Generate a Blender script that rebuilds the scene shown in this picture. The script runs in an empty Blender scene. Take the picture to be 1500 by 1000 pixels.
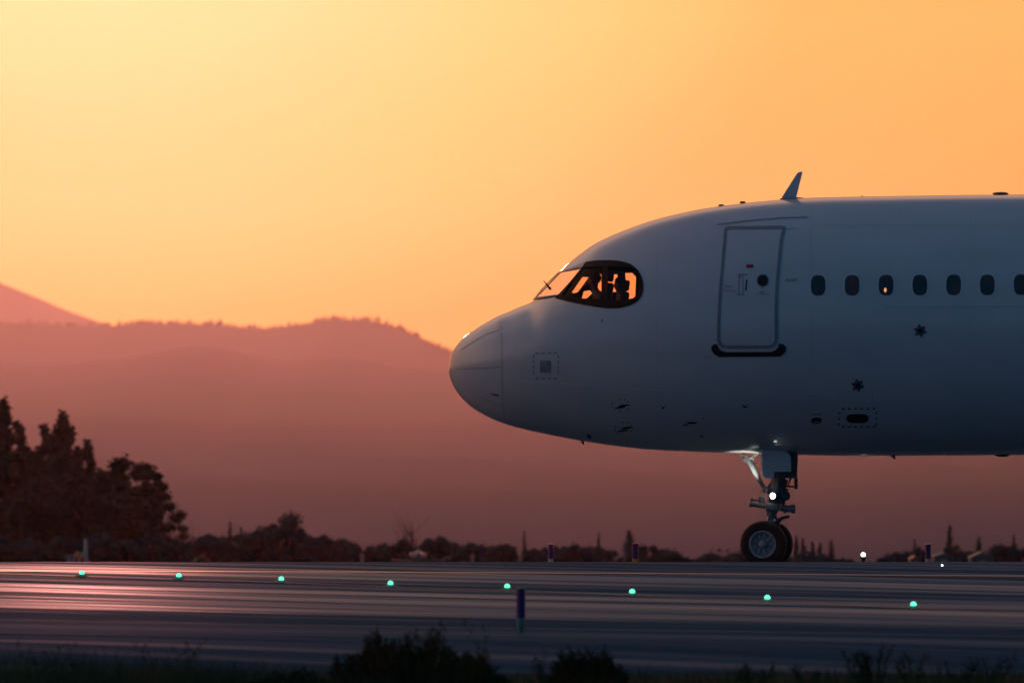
import bpy, bmesh, math, random
from mathutils import Vector, Matrix, noise
R = math.radians
random.seed(7)
S = bpy.context.scene
COL = S.collection
F = 16650.0            # focal length in photo pixels (1500 wide)
H = 675.0              # eye-level row of the photo
CZ = 1.72              # camera height
D0 = 180.0             # distance of the airliner's centre plane
U = D0 / F             # metres per photo pixel at the airliner

def P(px, py, Y=D0):
    return Vector(((px - 750) * Y / F, Y, CZ - (py - H) * Y / F))

def interp(pts, x):
    if x <= pts[0][0]: return pts[0][1]
    for a, b in zip(pts, pts[1:]):
        if x <= b[0]:
            return a[1] + (b[1] - a[1]) * (x - a[0]) / (b[0] - a[0])
    return pts[-1][1]

def pchip(pts):
    """monotone cubic through pts"""
    n = len(pts); h = []; d = []
    for i in range(n - 1):
        h.append(pts[i+1][0] - pts[i][0]); d.append((pts[i+1][1] - pts[i][1]) / h[-1])
    m = [d[0]]
    for i in range(1, n - 1):
        m.append(0 if d[i-1] * d[i] <= 0 else 2 * d[i-1] * d[i] / (d[i-1] + d[i]))
    m.append(d[-1])
    def f(x):
        if x <= pts[0][0]: return pts[0][1]
        if x >= pts[-1][0]: return pts[-1][1]
        for i in range(n - 1):
            if x <= pts[i+1][0]:
                t = (x - pts[i][0]) / h[i]; t2 = t*t; t3 = t2*t
                return ((2*t3-3*t2+1)*pts[i][1] + (t3-2*t2+t)*h[i]*m[i]
                        + (-2*t3+3*t2)*pts[i+1][1] + (t3-t2)*h[i]*m[i+1])
    return f

# ------------------------------------------------------------------ materials
def nodes(name):
    m = bpy.data.materials.new(name); m.use_nodes = True
    nt = m.node_tree; return m, nt, nt.nodes['Principled BSDF']

def mat(name, col, rough=0.5, metal=0.0, coat=0.0, var=0.15, scale=8.0, spec=None, emis=None, es=0):
    m, nt, b = nodes(name)
    b.inputs['Roughness'].default_value = rough
    b.inputs['Metallic'].default_value = metal
    b.inputs['Coat Weight'].default_value = coat
    if spec is not None: b.inputs['Specular IOR Level'].default_value = spec
    tc = nt.nodes.new('ShaderNodeTexCoord'); n = nt.nodes.new('ShaderNodeTexNoise')
    n.inputs['Scale'].default_value = scale; n.inputs['Detail'].default_value = 4
    nt.links.new(tc.outputs['Object'], n.inputs['Vector'])
    r = nt.nodes.new('ShaderNodeValToRGB')
    r.color_ramp.elements[0].position = .3; r.color_ramp.elements[1].position = .7
    r.color_ramp.elements[0].color = (*[c * (1 - var) for c in col], 1)
    r.color_ramp.elements[1].color = (*[min(1, c * (1 + var)) for c in col], 1)
    nt.links.new(n.outputs['Fac'], r.inputs['Fac']); nt.links.new(r.outputs['Color'], b.inputs['Base Color'])
    if emis:
        b.inputs['Emission Color'].default_value = (*emis, 1); b.inputs['Emission Strength'].default_value = es
    return m

def paint_mat():
    m, nt, b = nodes('white_paint')
    tc = nt.nodes.new('ShaderNodeTexCoord')
    mp = nt.nodes.new('ShaderNodeMapping'); mp.inputs['Scale'].default_value = (.35, 1, 1.6)
    nt.links.new(tc.outputs['Object'], mp.inputs['Vector'])
    n = nt.nodes.new('ShaderNodeTexNoise'); n.inputs['Scale'].default_value = 1.5; n.inputs['Detail'].default_value = 6
    nt.links.new(mp.outputs['Vector'], n.inputs['Vector'])
    r = nt.nodes.new('ShaderNodeValToRGB')
    r.color_ramp.elements[0].position = .3; r.color_ramp.elements[1].position = .7
    r.color_ramp.elements[0].color = (.70, .71, .72, 1); r.color_ramp.elements[1].color = (.78, .79, .80, 1)
    nt.links.new(n.outputs['Fac'], r.inputs['Fac']); nt.links.new(r.outputs['Color'], b.inputs['Base Color'])
    mr = nt.nodes.new('ShaderNodeMapRange'); mr.inputs[3].default_value = .26; mr.inputs[4].default_value = .38
    nt.links.new(n.outputs['Fac'], mr.inputs[0]); nt.links.new(mr.outputs[0], b.inputs['Roughness'])
    b.inputs['Coat Weight'].default_value = 1; b.inputs['Coat Roughness'].default_value = .1
    # faint skin waviness
    n2 = nt.nodes.new('ShaderNodeTexNoise'); n2.inputs['Scale'].default_value = 1.1; n2.inputs['Detail'].default_value = 2
    nt.links.new(tc.outputs['Object'], n2.inputs['Vector'])
    bp = nt.nodes.new('ShaderNodeBump'); bp.inputs['Strength'].default_value = .06; bp.inputs['Distance'].default_value = .1
    nt.links.new(n2.outputs['Fac'], bp.inputs['Height']); nt.links.new(bp.outputs['Normal'], b.inputs['Normal'])
    return m

def pavement_mat(name, lo, hi, r0, r1, ang, streak=1.0, g0=.12, g1=.5):
    m, nt, b = nodes(name); L = nt.links.new
    tc = nt.nodes.new('ShaderNodeTexCoord')
    def streaks(rot, sx, sy, detail):
        mp = nt.nodes.new('ShaderNodeMapping')
        mp.inputs['Rotation'].default_value = (0, 0, R(rot))
        L(tc.outputs['Object'], mp.inputs['Vector'])
        mp2 = nt.nodes.new('ShaderNodeMapping'); mp2.inputs['Scale'].default_value = (sx, sy, 1)
        L(mp.outputs['Vector'], mp2.inputs['Vector'])
        n = nt.nodes.new('ShaderNodeTexNoise'); n.inputs['Scale'].default_value = 1; n.inputs['Detail'].default_value = detail
        n.inputs['Roughness'].default_value = .6
        L(mp2.outputs['Vector'], n.inputs['Vector']); return n.outputs['Fac']
    a = streaks(ang, .014, .42 * streak, 5); c = streaks(ang - 6, .007, .11 * streak, 2); d = streaks(ang + 8, .03, 1.3 * streak, 2)
    def mix(x, y, f):
        k = nt.nodes.new('ShaderNodeMix'); k.data_type = 'FLOAT'; k.inputs[0].default_value = f
        L(x, k.inputs[2]); L(y, k.inputs[3]); return k.outputs[0]
    s = mix(mix(a, c, .45), d, .2)
    rp = nt.nodes.new('ShaderNodeValToRGB'); rp.color_ramp.elements[0].position = .45; rp.color_ramp.elements[1].position = .60
    L(s, rp.inputs['Fac'])
    mr = nt.nodes.new('ShaderNodeMapRange'); mr.inputs[3].default_value = r1; mr.inputs[4].default_value = r0
    L(rp.outputs['Color'], mr.inputs[0]); L(mr.outputs[0], b.inputs['Roughness'])
    cm = nt.nodes.new('ShaderNodeMix'); cm.data_type = 'RGBA'
    cm.inputs[6].default_value = (*lo, 1); cm.inputs[7].default_value = (*hi, 1)
    L(rp.outputs['Color'], cm.inputs[0]); L(cm.outputs[2], b.inputs['Base Color'])
    # worn, open-grained bands have little sheen, rubbered and sealed bands have more
    df = nt.nodes.new('ShaderNodeBsdfDiffuse'); L(cm.outputs[2], df.inputs['Color'])
    ms = nt.nodes.new('ShaderNodeMapRange'); ms.inputs[3].default_value = g0; ms.inputs[4].default_value = g1
    L(rp.outputs['Color'], ms.inputs[0]); xs = nt.nodes.new('ShaderNodeMixShader'); fr = nt.nodes.new('ShaderNodeFresnel'); fr.inputs['IOR'].default_value = 1.5
    mm = nt.nodes.new('ShaderNodeMath'); mm.operation = 'MULTIPLY'; L(ms.outputs[0], mm.inputs[0]); L(fr.outputs[0], mm.inputs[1]); L(mm.outputs[0], xs.inputs[0])
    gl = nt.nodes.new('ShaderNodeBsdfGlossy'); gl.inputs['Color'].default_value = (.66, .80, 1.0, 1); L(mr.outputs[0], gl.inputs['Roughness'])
    L(df.outputs[0], xs.inputs[1]); L(gl.outputs[0], xs.inputs[2]); L(xs.outputs[0], nt.nodes['Material Output'].inputs['Surface'])
    g = nt.nodes.new('ShaderNodeTexNoise'); g.inputs['Scale'].default_value = 30; g.inputs['Detail'].default_value = 3
    L(tc.outputs['Object'], g.inputs['Vector'])
    bp = nt.nodes.new('ShaderNodeBump'); bp.inputs['Strength'].default_value = .15; bp.inputs['Distance'].default_value = .005
    L(g.outputs['Fac'], bp.inputs['Height']); L(bp.outputs['Normal'], gl.inputs['Normal'])
    return m

def leaf_mat(name, a, b_):
    m, nt, b = nodes(name)
    b.inputs['Roughness'].default_value = 1
    b.inputs['Specular IOR Level'].default_value = 0
    oi = nt.nodes.new('ShaderNodeTexCoord'); n = nt.nodes.new('ShaderNodeTexNoise')
    n.inputs['Scale'].default_value = 1.3; n.inputs['Detail'].default_value = 5
    nt.links.new(oi.outputs['Object'], n.inputs['Vector'])
    r = nt.nodes.new('ShaderNodeValToRGB'); r.color_ramp.elements[0].position = .35; r.color_ramp.elements[1].position = .65
    r.color_ramp.elements[0].color = (*a, 1); r.color_ramp.elements[1].color = (*b_, 1)
    nt.links.new(n.outputs['Fac'], r.inputs['Fac']); nt.links.new(r.outputs['Color'], b.inputs['Base Color'])
    return m

def glass_mat(name, tint, gloss=.06, haze=0.0, hcol=(.6,.6,.6)):
    m = bpy.data.materials.new(name); m.use_nodes = True; nt = m.node_tree; nt.nodes.clear()
    o = nt.nodes.new('ShaderNodeOutputMaterial'); t = nt.nodes.new('ShaderNodeBsdfTransparent')
    t.inputs['Color'].default_value = (*tint, 1)
    g = nt.nodes.new('ShaderNodeBsdfGlossy'); g.inputs['Roughness'].default_value = .05
    n = nt.nodes.new('ShaderNodeTexNoise'); n.inputs['Scale'].default_value = 3
    mr = nt.nodes.new('ShaderNodeMapRange'); mr.inputs[3].default_value = gloss * .7; mr.inputs[4].default_value = gloss * 1.3
    nt.links.new(n.outputs['Fac'], mr.inputs[0])
    x = nt.nodes.new('ShaderNodeMixShader'); nt.links.new(mr.outputs[0], x.inputs[0])
    nt.links.new(t.outputs[0], x.inputs[1]); nt.links.new(g.outputs[0], x.inputs[2])
    last = x
    if haze:
        df = nt.nodes.new('ShaderNodeBsdfDiffuse'); df.inputs['Color'].default_value = (*hcol, 1)
        y = nt.nodes.new('ShaderNodeMixShader'); y.inputs[0].default_value = haze
        nt.links.new(x.outputs[0], y.inputs[1]); nt.links.new(df.outputs[0], y.inputs[2]); last = y
    nt.links.new(last.outputs[0], o.inputs['Surface'])
    return m

M = {}
M['paint'] = paint_mat()
M['dark'] = mat('cabin_dark', (.02, .018, .018), .8)
M['mask'] = mat('window_surround_black', (.010, .006, .006), .6, spec=.25)
M['seal'] = mat('grey_seal', (.27, .31, .34), .5)
M['line'] = mat('seam_grey', (.46, .47, .49), .6)
M['faint'] = mat('seam_faint', (.58, .59, .61), .5)
M['lightline'] = mat('seam_light', (.85, .85, .86), .4)
M['black'] = mat('matt_black', (.012, .013, .015), .6)
M['text'] = mat('stencil_grey', (.22, .22, .25), .6)
M['red'] = mat('stencil_red', (.35, .02, .06), .5)
M['win'] = mat('cabin_window_glass', (.015, .035, .045), .12, coat=.5)
M['winframe'] = mat('cabin_window_frame', (.85, .86, .87), .4)
M['winedge'] = mat('cabin_window_gasket', (.10, .12, .14), .5)
M['metal'] = mat('gear_metal', (.42, .45, .46), .4, metal=.4, var=.25, scale=20)
M['gearpaint'] = mat('gear_grey_paint', (.20, .23, .25), .42, var=.2, scale=15)
M['darkmetal'] = mat('gear_dark_metal', (.06, .07, .08), .45, metal=.3, var=.3, scale=20)
M['wheelpaint'] = mat('wheel_grey', (.24, .29, .32), .45, var=.3, scale=25)
M['rubber'] = mat('tyre_rubber', (.012, .012, .013), .75)
M['lamp'] = mat('lamp_white', (.9, .9, .9), .4, emis=(1, .98, .93), es=14)
M['lamp2'] = mat('lamp_warm', (.9, .9, .9), .4, emis=(1, .95, .8), es=6)
M['green'] = mat('lamp_green', (.1, .8, .6), .4, emis=(.14, 1.0, .60), es=1.5)
M['farglow'] = mat('far_window_glow', (.9, .4, .2), .5, emis=(1, .32, .10), es=1.0)  # emissive orange imitating sky seen through the far-side window
M['glass'] = glass_mat('side_window_glass', (.98, .60, .42), .03)
M['wglass'] = glass_mat('windshield_glass', (.93, .86, .82), .05, haze=.12, hcol=(.8, .75, .75))
M['skin'] = mat('skin', (.30, .17, .12), .6)
M['shirt'] = mat('pilot_shirt', (.30, .31, .33), .8)
M['hair'] = mat('hair_dark', (.02, .015, .012), .7)
M['seatcloth'] = mat('seat_cloth', (.03, .03, .035), .8)
M['blue'] = mat('marker_blue', (.008, .012, .16), .45)
M['bluegreen'] = mat('marker_base_green', (.07, .26, .22), .6)
M['yellow'] = mat('marker_yellow', (.35, .25, .03), .6)
M['whitemark'] = mat('runway_white_paint', (.12, .13, .14), .42, var=.25, scale=3)
M['yellowmark'] = mat('taxi_yellow_paint', (.25, .2, .09), .6, var=.3, scale=4)
M['pale'] = mat('pale_metal', (.55, .57, .60), .35)
M['cabinet'] = mat('cabinet_blue_grey', (.10, .17, .20), .5)
M['dull'] = mat('dull_pale_metal', (.22, .27, .31), .45)
M['orange'] = mat('orange_panel', (.8, .30, .12), .5)
M['bark'] = mat('bark', (.06, .045, .035), .9, var=.4, scale=5)
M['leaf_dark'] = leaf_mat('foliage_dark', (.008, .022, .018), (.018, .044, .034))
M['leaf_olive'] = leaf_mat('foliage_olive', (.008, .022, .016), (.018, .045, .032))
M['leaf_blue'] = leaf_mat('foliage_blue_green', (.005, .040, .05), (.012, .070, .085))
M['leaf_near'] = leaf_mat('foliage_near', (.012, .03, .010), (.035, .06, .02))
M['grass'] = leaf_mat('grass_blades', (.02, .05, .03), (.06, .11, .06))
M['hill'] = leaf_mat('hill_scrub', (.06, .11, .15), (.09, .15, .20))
M['soil'] = leaf_mat('ground_scrub', (.05, .055, .035), (.10, .09, .06))

# ------------------------------------------------------------------ helpers
def link(name, bm, m, parent=None, smooth=False, flat=False):
    me = bpy.data.meshes.new(name)
    bm.normal_update()
    bm.to_mesh(me); bm.free()
    for x in (m if isinstance(m, (list, tuple)) else [m]): me.materials.append(x)
    if smooth:
        me.shade_smooth()
        me.set_sharp_from_angle(angle=R(40))
    o = bpy.data.objects.new(name, me); COL.objects.link(o)
    if parent: 
        o.parent = parent
        o.matrix_parent_inverse = parent_inv(parent)
    return o

def parent_inv(p):
    mtx = Matrix.Identity(4); q = p; chain = []
    while q: chain.append(q); q = q.parent
    for q in reversed(chain): mtx = mtx @ q.matrix_parent_inverse @ q.matrix_basis
    return mtx.inverted()

def tag(o, label=None, cat=None, group=None, kind=None):
    if label: o['label'] = label
    if cat: o['category'] = cat
    if group: o['group'] = group
    if kind: o['kind'] = kind
    return o

def empty(name, loc, label, cat, group=None):
    o = bpy.data.objects.new(name, None); COL.objects.link(o); o.location = loc
    return tag(o, label, cat, group)

def box(bm, c, s, rot=None):
    v = bmesh.ops.create_cube(bm, size=1)['verts']
    mt = Matrix.Translation(c) @ (rot if rot else Matrix.Identity(4)) @ Matrix.Diagonal((*s, 1))
    bmesh.ops.transform(bm, matrix=mt, verts=v); return v

def bevel_all(bm, w, seg=2):
    bmesh.ops.bevel(bm, geom=bm.edges[:], offset=w, segments=seg, affect='EDGES', profile=.5)

def tube(bm, a, b, r0, r1=None, seg=16, caps=True):
    a = Vector(a); b = Vector(b); r1 = r0 if r1 is None else r1
    d = b - a; q = d.to_track_quat('Z', 'Y').to_matrix().to_4x4()
    v = bmesh.ops.create_cone(bm, cap_ends=caps, segments=seg, radius1=r0, radius2=r1, depth=d.length)['verts']
    bmesh.ops.transform(bm, matrix=Matrix.Translation((a + b) / 2) @ q, verts=v); return v

def path(bm, pts, rad, seg=10):
    """smooth tube through points"""
    rings = []
    n = len(pts); pts = [Vector(p) for p in pts]
    for i, p in enumerate(pts):
        t = (pts[min(i+1, n-1)] - pts[max(i-1, 0)]).normalized()
        q = t.to_track_quat('Z', 'Y'); r = rad[i] if isinstance(rad, (list, tuple)) else rad
        rings.append([bm.verts.new(p + q @ Vector((r*math.cos(2*math.pi*k/seg), r*math.sin(2*math.pi*k/seg), 0))) for k in range(seg)])
    for A, B in zip(rings, rings[1:]):
        for k in range(seg): bm.faces.new((A[k], A[(k+1) % seg], B[(k+1) % seg], B[k]))
    bm.faces.new(rings[0][::-1]); bm.faces.new(rings[-1])

def sphere(bm, c, r, seg=16, rings=10):
    s = r if isinstance(r, (tuple, list)) else (r, r, r)
    v = bmesh.ops.create_uvsphere(bm, u_segments=seg, v_segments=rings, radius=1)['verts']
    bmesh.ops.transform(bm, matrix=Matrix.Translation(c) @ Matrix.Diagonal((*s, 1)), verts=v); return v

def lathe(bm, prof, c, ax, seg=48, caps=True):
    """prof: list of (axial, radius)"""
    q = Vector(ax).normalized().to_track_quat('Z', 'Y'); c = Vector(c); rings = []
    for a, r in prof:
        rings.append([bm.verts.new(c + q @ Vector((r*math.cos(2*math.pi*k/seg), r*math.sin(2*math.pi*k/seg), a))) for k in range(seg)])
    for A, B in zip(rings, rings[1:]):
        for k in range(seg): bm.faces.new((A[k], A[(k+1) % seg], B[(k+1) % seg], B[k]))
    if caps: bm.faces.new(rings[0][::-1]); bm.faces.new(rings[-1])

def prism(bm, poly, Y0, Y1):
    """poly in photo px at the airliner plane, extruded in depth"""
    A = [bm.verts.new(Vector((P(x, y).x, Y0, P(x, y).z))) for x, y in poly]
    B = [bm.verts.new(Vector((P(x, y).x, Y1, P(x, y).z))) for x, y in poly]
    n = len(poly)
    bm.faces.new(A); bm.faces.new(B[::-1])
    for i in range(n): bm.faces.new((A[i], B[i], B[(i+1) % n], A[(i+1) % n]))
    bmesh.ops.recalc_face_normals(bm, faces=bm.faces[:])

# ------------------------------------------------------------------ ground
ghp = pchip([(-300, -.6), (60, -.42), (90, -.32), (101, -.24), (112, -.02), (122, .0), (130, .02), (150, .14), (160, .214), (165, .236),
             (170, .205), (178, .035), (184, .02), (200, -.26), (400, -2.4), (1000, -8.7), (2000, -19.5), (4200, -43), (6000, -45), (25800, -45)])
def gz(Y): return ghp(Y)
def on_ground(px, py):
    """nearest point of the ground seen at a photo pixel"""
    Y = 90.0
    while Y < 166:
        if CZ - (py - H) * Y / F <= gz(Y): break
        Y += .02
    return Vector(((px - 750) * Y / F, Y, gz(Y)))

YS = [-290, -100, 0, 40] + [60 + 2 * i for i in range(75)] + [212, 225, 250, 300, 350, 400, 500, 700, 1000, 1400, 1700, 2000, 2700, 3500, 4200, 5000, 6000, 8000, 11000, 17400, 25800]
def sheet(name, off, y0, y1, xs, m, cuts=()):
    bm = bmesh.new(); rows = []
    ys = [y for y in YS if y0 <= y <= y1]
    for y in ys: rows.append([bm.verts.new((x, y, gz(y) + off)) for x in xs])
    for A, B in zip(rows, rows[1:]):
        for k in range(len(xs) - 1): bm.faces.new((A[k], A[k+1], B[k+1], B[k]))
    for co, no in cuts:
        bmesh.ops.bisect_plane(bm, geom=bm.verts[:] + bm.edges[:] + bm.faces[:], plane_co=co, plane_no=no, clear_outer=True)
    return tag(link(name, bm, m, smooth=True), kind='structure')

E0 = on_ground(0, 908); E1 = on_ground(1500, 930)      # near edge of the runway
edir = (E1 - E0); edir.z = 0; edir.normalize(); enor = Vector((edir.y, -edir.x, 0))
if enor.y > 0: enor = -enor                               # points to the camera
ANG = math.degrees(math.atan2(-edir.y, edir.x))
sheet('ground', 0, -300, 25800, [-3900, -1500, -600, -200, -60, 0, 60, 200, 600, 1500, 3900], M['soil'])
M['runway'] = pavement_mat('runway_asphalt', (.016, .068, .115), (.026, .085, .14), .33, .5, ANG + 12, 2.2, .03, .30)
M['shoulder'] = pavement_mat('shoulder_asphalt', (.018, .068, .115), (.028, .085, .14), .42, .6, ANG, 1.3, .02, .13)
sheet('runway', .008, 96, 198, [-150, -60, -20, 0, 20, 60, 150], M['runway'], [(E0, enor)])
sheet('runway_shoulder', .004, 100, 198, [-150, -60, -20, 0, 20, 60, 150], M['shoulder'], [(Vector((0, 103, 0)), Vector((0, -1, 0)))])

def ribbon(name, pts, w, m, off=.012):
    """painted line through ground px points, following the ground"""
    g = [on_ground(*p) for p in pts]; dense = []
    for a, b in zip(g, g[1:]):
        k = max(2, int((b - a).length / .7))
        for i in range(k): dense.append(a.lerp(b, i / k))
    dense.append(g[-1]); bm = bmesh.new(); prev = None
    for i, p in enumerate(dense):
        t = dense[min(i+1, len(dense)-1)] - dense[max(i-1, 0)]; t.z = 0; t.normalize(); n = Vector((-t.y, t.x, 0)) * w / 2
        q = []
        for s in (-1, 1):
            v = p + n * s; q.append(bm.verts.new((v.x, v.y, gz(v.y) + off + .002)))
        if prev: bm.faces.new((prev[0], prev[1], q[1], q[0]))
        prev = q
    return tag(link(name, bm, m), kind='structure')
ribbon('runway_edge_line', [(-200, 836), (0, 837), (500, 838.5), (1000, 841), (1700, 846)], .7, M['whitemark'])
LIGHTS = [(120, 843), (262, 847), (412, 852), (572, 858.5), (743, 863), (926, 871), (1124, 880), (1338, 890)]
ribbon('taxiway_centre_line', [(-60, 840)] + [(x, y + 2) for x, y in LIGHTS] + [(1560, 902)], .09, M['yellowmark'])

# ------------------------------------------------------------------ hills
def hill(name, prof, Yr, Yf, Yb, seed, kind_name, amp=1.0):
    f = pchip(prof); bm = bmesh.new(); rows = []
    xs = list(range(-1500, 3200, 20)); NT = 44
    for j in range(NT + 10):
        row = []
        for px in xs:
            top = P(px, f(px), Yr)
            if j <= NT:
                t = (j / NT) ** 1.5; Y = Yf + (Yr - Yf) * t
                z = CZ - (838 + (f(px) - 838) * t ** .7 - H) * Y / F
                w = math.sin(math.pi * t)
                z += amp * w * (top.z + 48) * .09 * noise.fractal(Vector((top.x * .0022, Y * .0011, seed)), 1, 2, 5)
                x = top.x * (Y / Yr) ** .5
            else:
                t = (j - NT) / 9; Y = Yr + (Yb - Yr) * t; z = top.z + (-50 - top.z) * t ** 1.6; x = top.x
            if j == NT: z += .6 * noise.noise(Vector((px * .13, seed, 0)))
            row.append(bm.verts.new((x, Y, z)))
        rows.append(row)
    for A, B in zip(rows, rows[1:]):
        for k in range(len(xs) - 1): bm.faces.new((A[k], A[k+1], B[k+1], B[k]))
    return tag(link(name, bm, M['hill'], smooth=True), kind='structure')
R2 = [(-1500, 520), (-600, 500), (-200, 470), (0, 475), (50, 473.5), (100, 477), (150, 477.5), (200, 474), (260, 473.5), (310, 475), (360, 480), (400, 481), (430, 476), (470, 470.5), (510, 467), (550, 471), (580, 479), (610, 491), (640, 506), (660, 516), (720, 545), (900, 590), (1300, 600), (3200, 560)]
R3 = [(-1500, 560), (-300, 545), (0, 530), (60, 533), (120, 530), (180, 526), (230, 517), (285, 508), (330, 511), (370, 522), (420, 529), (480, 524), (530, 527), (570, 537), (640, 543), (760, 556), (1000, 590), (1400, 610), (3200, 600)]
R1 = [(-1500, 470), (-900, 380), (-500, 330), (-200, 350), (-60, 392), (0, 414), (60, 438), (100, 455), (150, 473), (200, 492), (320, 520), (500, 560), (1500, 620), (3200, 640)]
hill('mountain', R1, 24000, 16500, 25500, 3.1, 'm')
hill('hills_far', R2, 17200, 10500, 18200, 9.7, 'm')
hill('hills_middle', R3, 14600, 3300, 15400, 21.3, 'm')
# woodland along the far crest
bm = bmesh.new(); f2 = pchip(R2)
for i in range(430):
    px = random.uniform(-60, 665)
    if random.random() > .35 + .65 * (noise.noise(Vector((px * .03, 2, 0))) > -.05): continue
    p = P(px, f2(px), 17185); h = random.uniform(3, 8) * (1.25 if random.random() < .12 else .8); r = h * random.uniform(.18, .4)
    for k in range(3):
        c = p + Vector((random.uniform(-r, r) * .5, random.uniform(-12, 12), h * (.15 + .3 * k)))
        v = bmesh.ops.create_icosphere(bm, subdivisions=1, radius=r * (1.2 - .3 * k))['verts']
        bmesh.ops.transform(bm, matrix=Matrix.Translation(c) @ Matrix.Diagonal((1, 1, random.uniform(1.2, 2), 1)), verts=v)
tag(link('ridge_woodland', bm, M['hill']), 'thin fringe of far trees along the crest of the far hills', 'woodland', kind='stuff')

# ------------------------------------------------------------------ fuselage
TOP = [(657.5, 541), (658, 533), (661, 518.2), (667.3, 507.7), (680, 493), (692.5, 484.2), (703, 477.3), (717.7, 468.9), (730.3, 462),
       (745, 456.3), (757.6, 450.6), (770.3, 445.7), (779.5, 441.5), (798.7, 419.8), (820, 398.8), (833, 384.6), (851, 370.8), (869.6, 357.7),
       (892, 346.5), (910.7, 338.6), (929.3, 331.4), (948, 325), (966.7, 319.5), (994.7, 312.6), (1013, 308.6), (1041, 303.8), (1075, 299),
       (1110, 295.2), (1150, 291.7), (1200, 289), (1300, 287), (1400, 285.5), (1500, 284.7), (1700, 284.2), (3000, 284.2), (3900, 300)]
BOT = [(657.5, 541), (658.4, 548), (661, 558), (667.3, 570.7), (677.8, 584.3), (692.5, 597), (711.4, 608.5), (730, 617), (751.3, 624.3),
       (774.4, 630), (800, 635.6), (830, 641.6), (860.8, 646.9), (896, 652.2), (928, 656), (960, 658.7), (1008, 661), (1056, 662.6), (1113, 664.4),
       (1180, 666.4), (1250, 667.2), (1400, 666.8), (1500, 666), (1700, 666), (2700, 666), (3300, 600), (3900, 430)]
WID = [(657.5, 0), (658.4, .09), (661, .2), (667.3, .34), (680, .5), (703, .70), (735, .91), (780, 1.14), (820, 1.30), (870, 1.47), (940, 1.66),
       (1030, 1.83), (1130, 1.93), (1250, 1.972), (1400, 1.975), (2900, 1.975), (3500, 1.2), (3900, .5)]
CEN = [(657.5, 541), (735, 526), (800, 513), (900, 497), (1000, 486), (1100, 479), (1250, 477), (2700, 477), (3900, 380)]
def tfun(pts):
    f = pchip([(math.sqrt(max(0, x - 657.5)), y) for x, y in pts]); return lambda px: f(math.sqrt(max(0, px - 657.5)))
ft, fb, fw, fc = map(tfun, (TOP, BOT, WID, CEN))
def section(px):
    zt = P(0, ft(px)).z; zb = P(0, fb(px)).z; zc = P(0, fc(px)).z; return zt, zb, zc, fw(px)
def skin(px_n, Z):
    """distance of the near skin from the centre plane, at a nominal px station"""
    zt, zb, zc, w = section(px_n)
    h = (zt - zc) if Z > zc else (zc - zb)
    k = min(1, abs(Z - zc) / max(h, 1e-4)); return w * math.sqrt(max(0, 1 - k * k))
def surf(px, py, off=0.0):
    """point of the near skin seen at a photo pixel"""
    Y = D0 - 1.5
    for _ in range(12):
        X = (px - 750) * Y / F; Z = CZ - (py - H) * Y / F
        Y = .5 * Y + .5 * (D0 - skin(X / U + 750, Z))
    X = (px - 750) * Y / F; Z = CZ - (py - H) * Y / F
    p = Vector((X, D0 - skin(X / U + 750, Z), Z))
    if off:
        e = .02
        def q(a, b): return Vector((a, D0 - skin(a / U + 750, b), b))
        n = (q(X + e, Z) - q(X - e, Z)).cross(q(X, Z + e) - q(X, Z - e)).normalized()
        if n.y > 0: n = -n
        p += n * off
    return p

plane = empty('airliner', (P(1123, 800).x, D0, 0), 'large white passenger jet with its nose and front fuselage in shade on the runway', 'airplane')
bm = bmesh.new(); rings = []; SEG = 96
ts = [i * .28 for i in range(1, 105)]
pxs = [657.5 + t * t for t in ts if 657.5 + t * t < 1500] + list(range(1500, 3901, 60))
for px in pxs:
    zt, zb, zc, w = section(px); X = P(px, 0).x; ring = []
    for k in range(SEG):
        a = 2 * math.pi * k / SEG; c, s = math.cos(a), math.sin(a)
        ring.append(bm.verts.new((X, D0 + w * c, zc + ((zt - zc) if s > 0 else (zc - zb)) * s)))
    rings.append(ring)
for A, B in zip(rings, rings[1:]):
    for k in range(SEG): bm.faces.new((A[k], B[k], B[(k+1) % SEG], A[(k+1) % SEG]))
tip = bm.verts.new((P(657.4, 0).x, D0, P(0, 541).z))
for k in range(SEG): bm.faces.new((tip, rings[0][k], rings[0][(k+1) % SEG]))
bm.faces.new(rings[-1])
bmesh.ops.recalc_face_normals(bm, faces=bm.faces[:])
fus = link('fuselage', bm, [M['paint'], M['dark']], plane)
so = fus.modifiers.new('shell', 'SOLIDIFY'); so.thickness = .05; so.offset = -1; so.material_offset = 1; so.material_offset_rim = 1

GL1 = [(823, 433.5), (851, 392.5), (882, 392), (882.5, 440.5), (852, 438.5)]
GL2 = [(889.5, 392), (917, 392.6), (928, 396), (934, 404), (936, 418), (933.5, 432), (926, 438.5), (912, 441.5), (889.5, 441)]
FAR1 = [(838, 427), (853.5, 404.5), (863, 404.5), (845.5, 428.5)]
FARB = [(853, 435), (856, 425), (865, 423.5), (868, 428), (862, 434), (857, 436.5)]
FARC = [(873, 407), (881.5, 399.5), (882, 426), (874, 424)]
FAR2 = [(889.5, 400), (905.5, 400), (907, 425), (899, 426), (889.5, 421)]
FARE = [(917, 397.5), (926.5, 396.5), (933, 404), (932, 433), (921, 439.5), (919.5, 430)]
WS = [(787.5, 435), (822.5, 398.6), (851, 393), (821, 431.5)]
def cutter(poly, y0, y1):
    b = bmesh.new(); prism(b, poly, y0, y1); return link('cutter', b, M['dark'])
cuts = [cutter(GL1, 176, 179.95), cutter(GL2, 176, 179.95), cutter(FAR1, 180.05, 184), cutter(FAR2, 180.05, 184), cutter(FARB, 180.05, 184), cutter(FARC, 180.05, 184), cutter(FARE, 180.05, 184), cutter(WS, 176, 184)]
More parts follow.
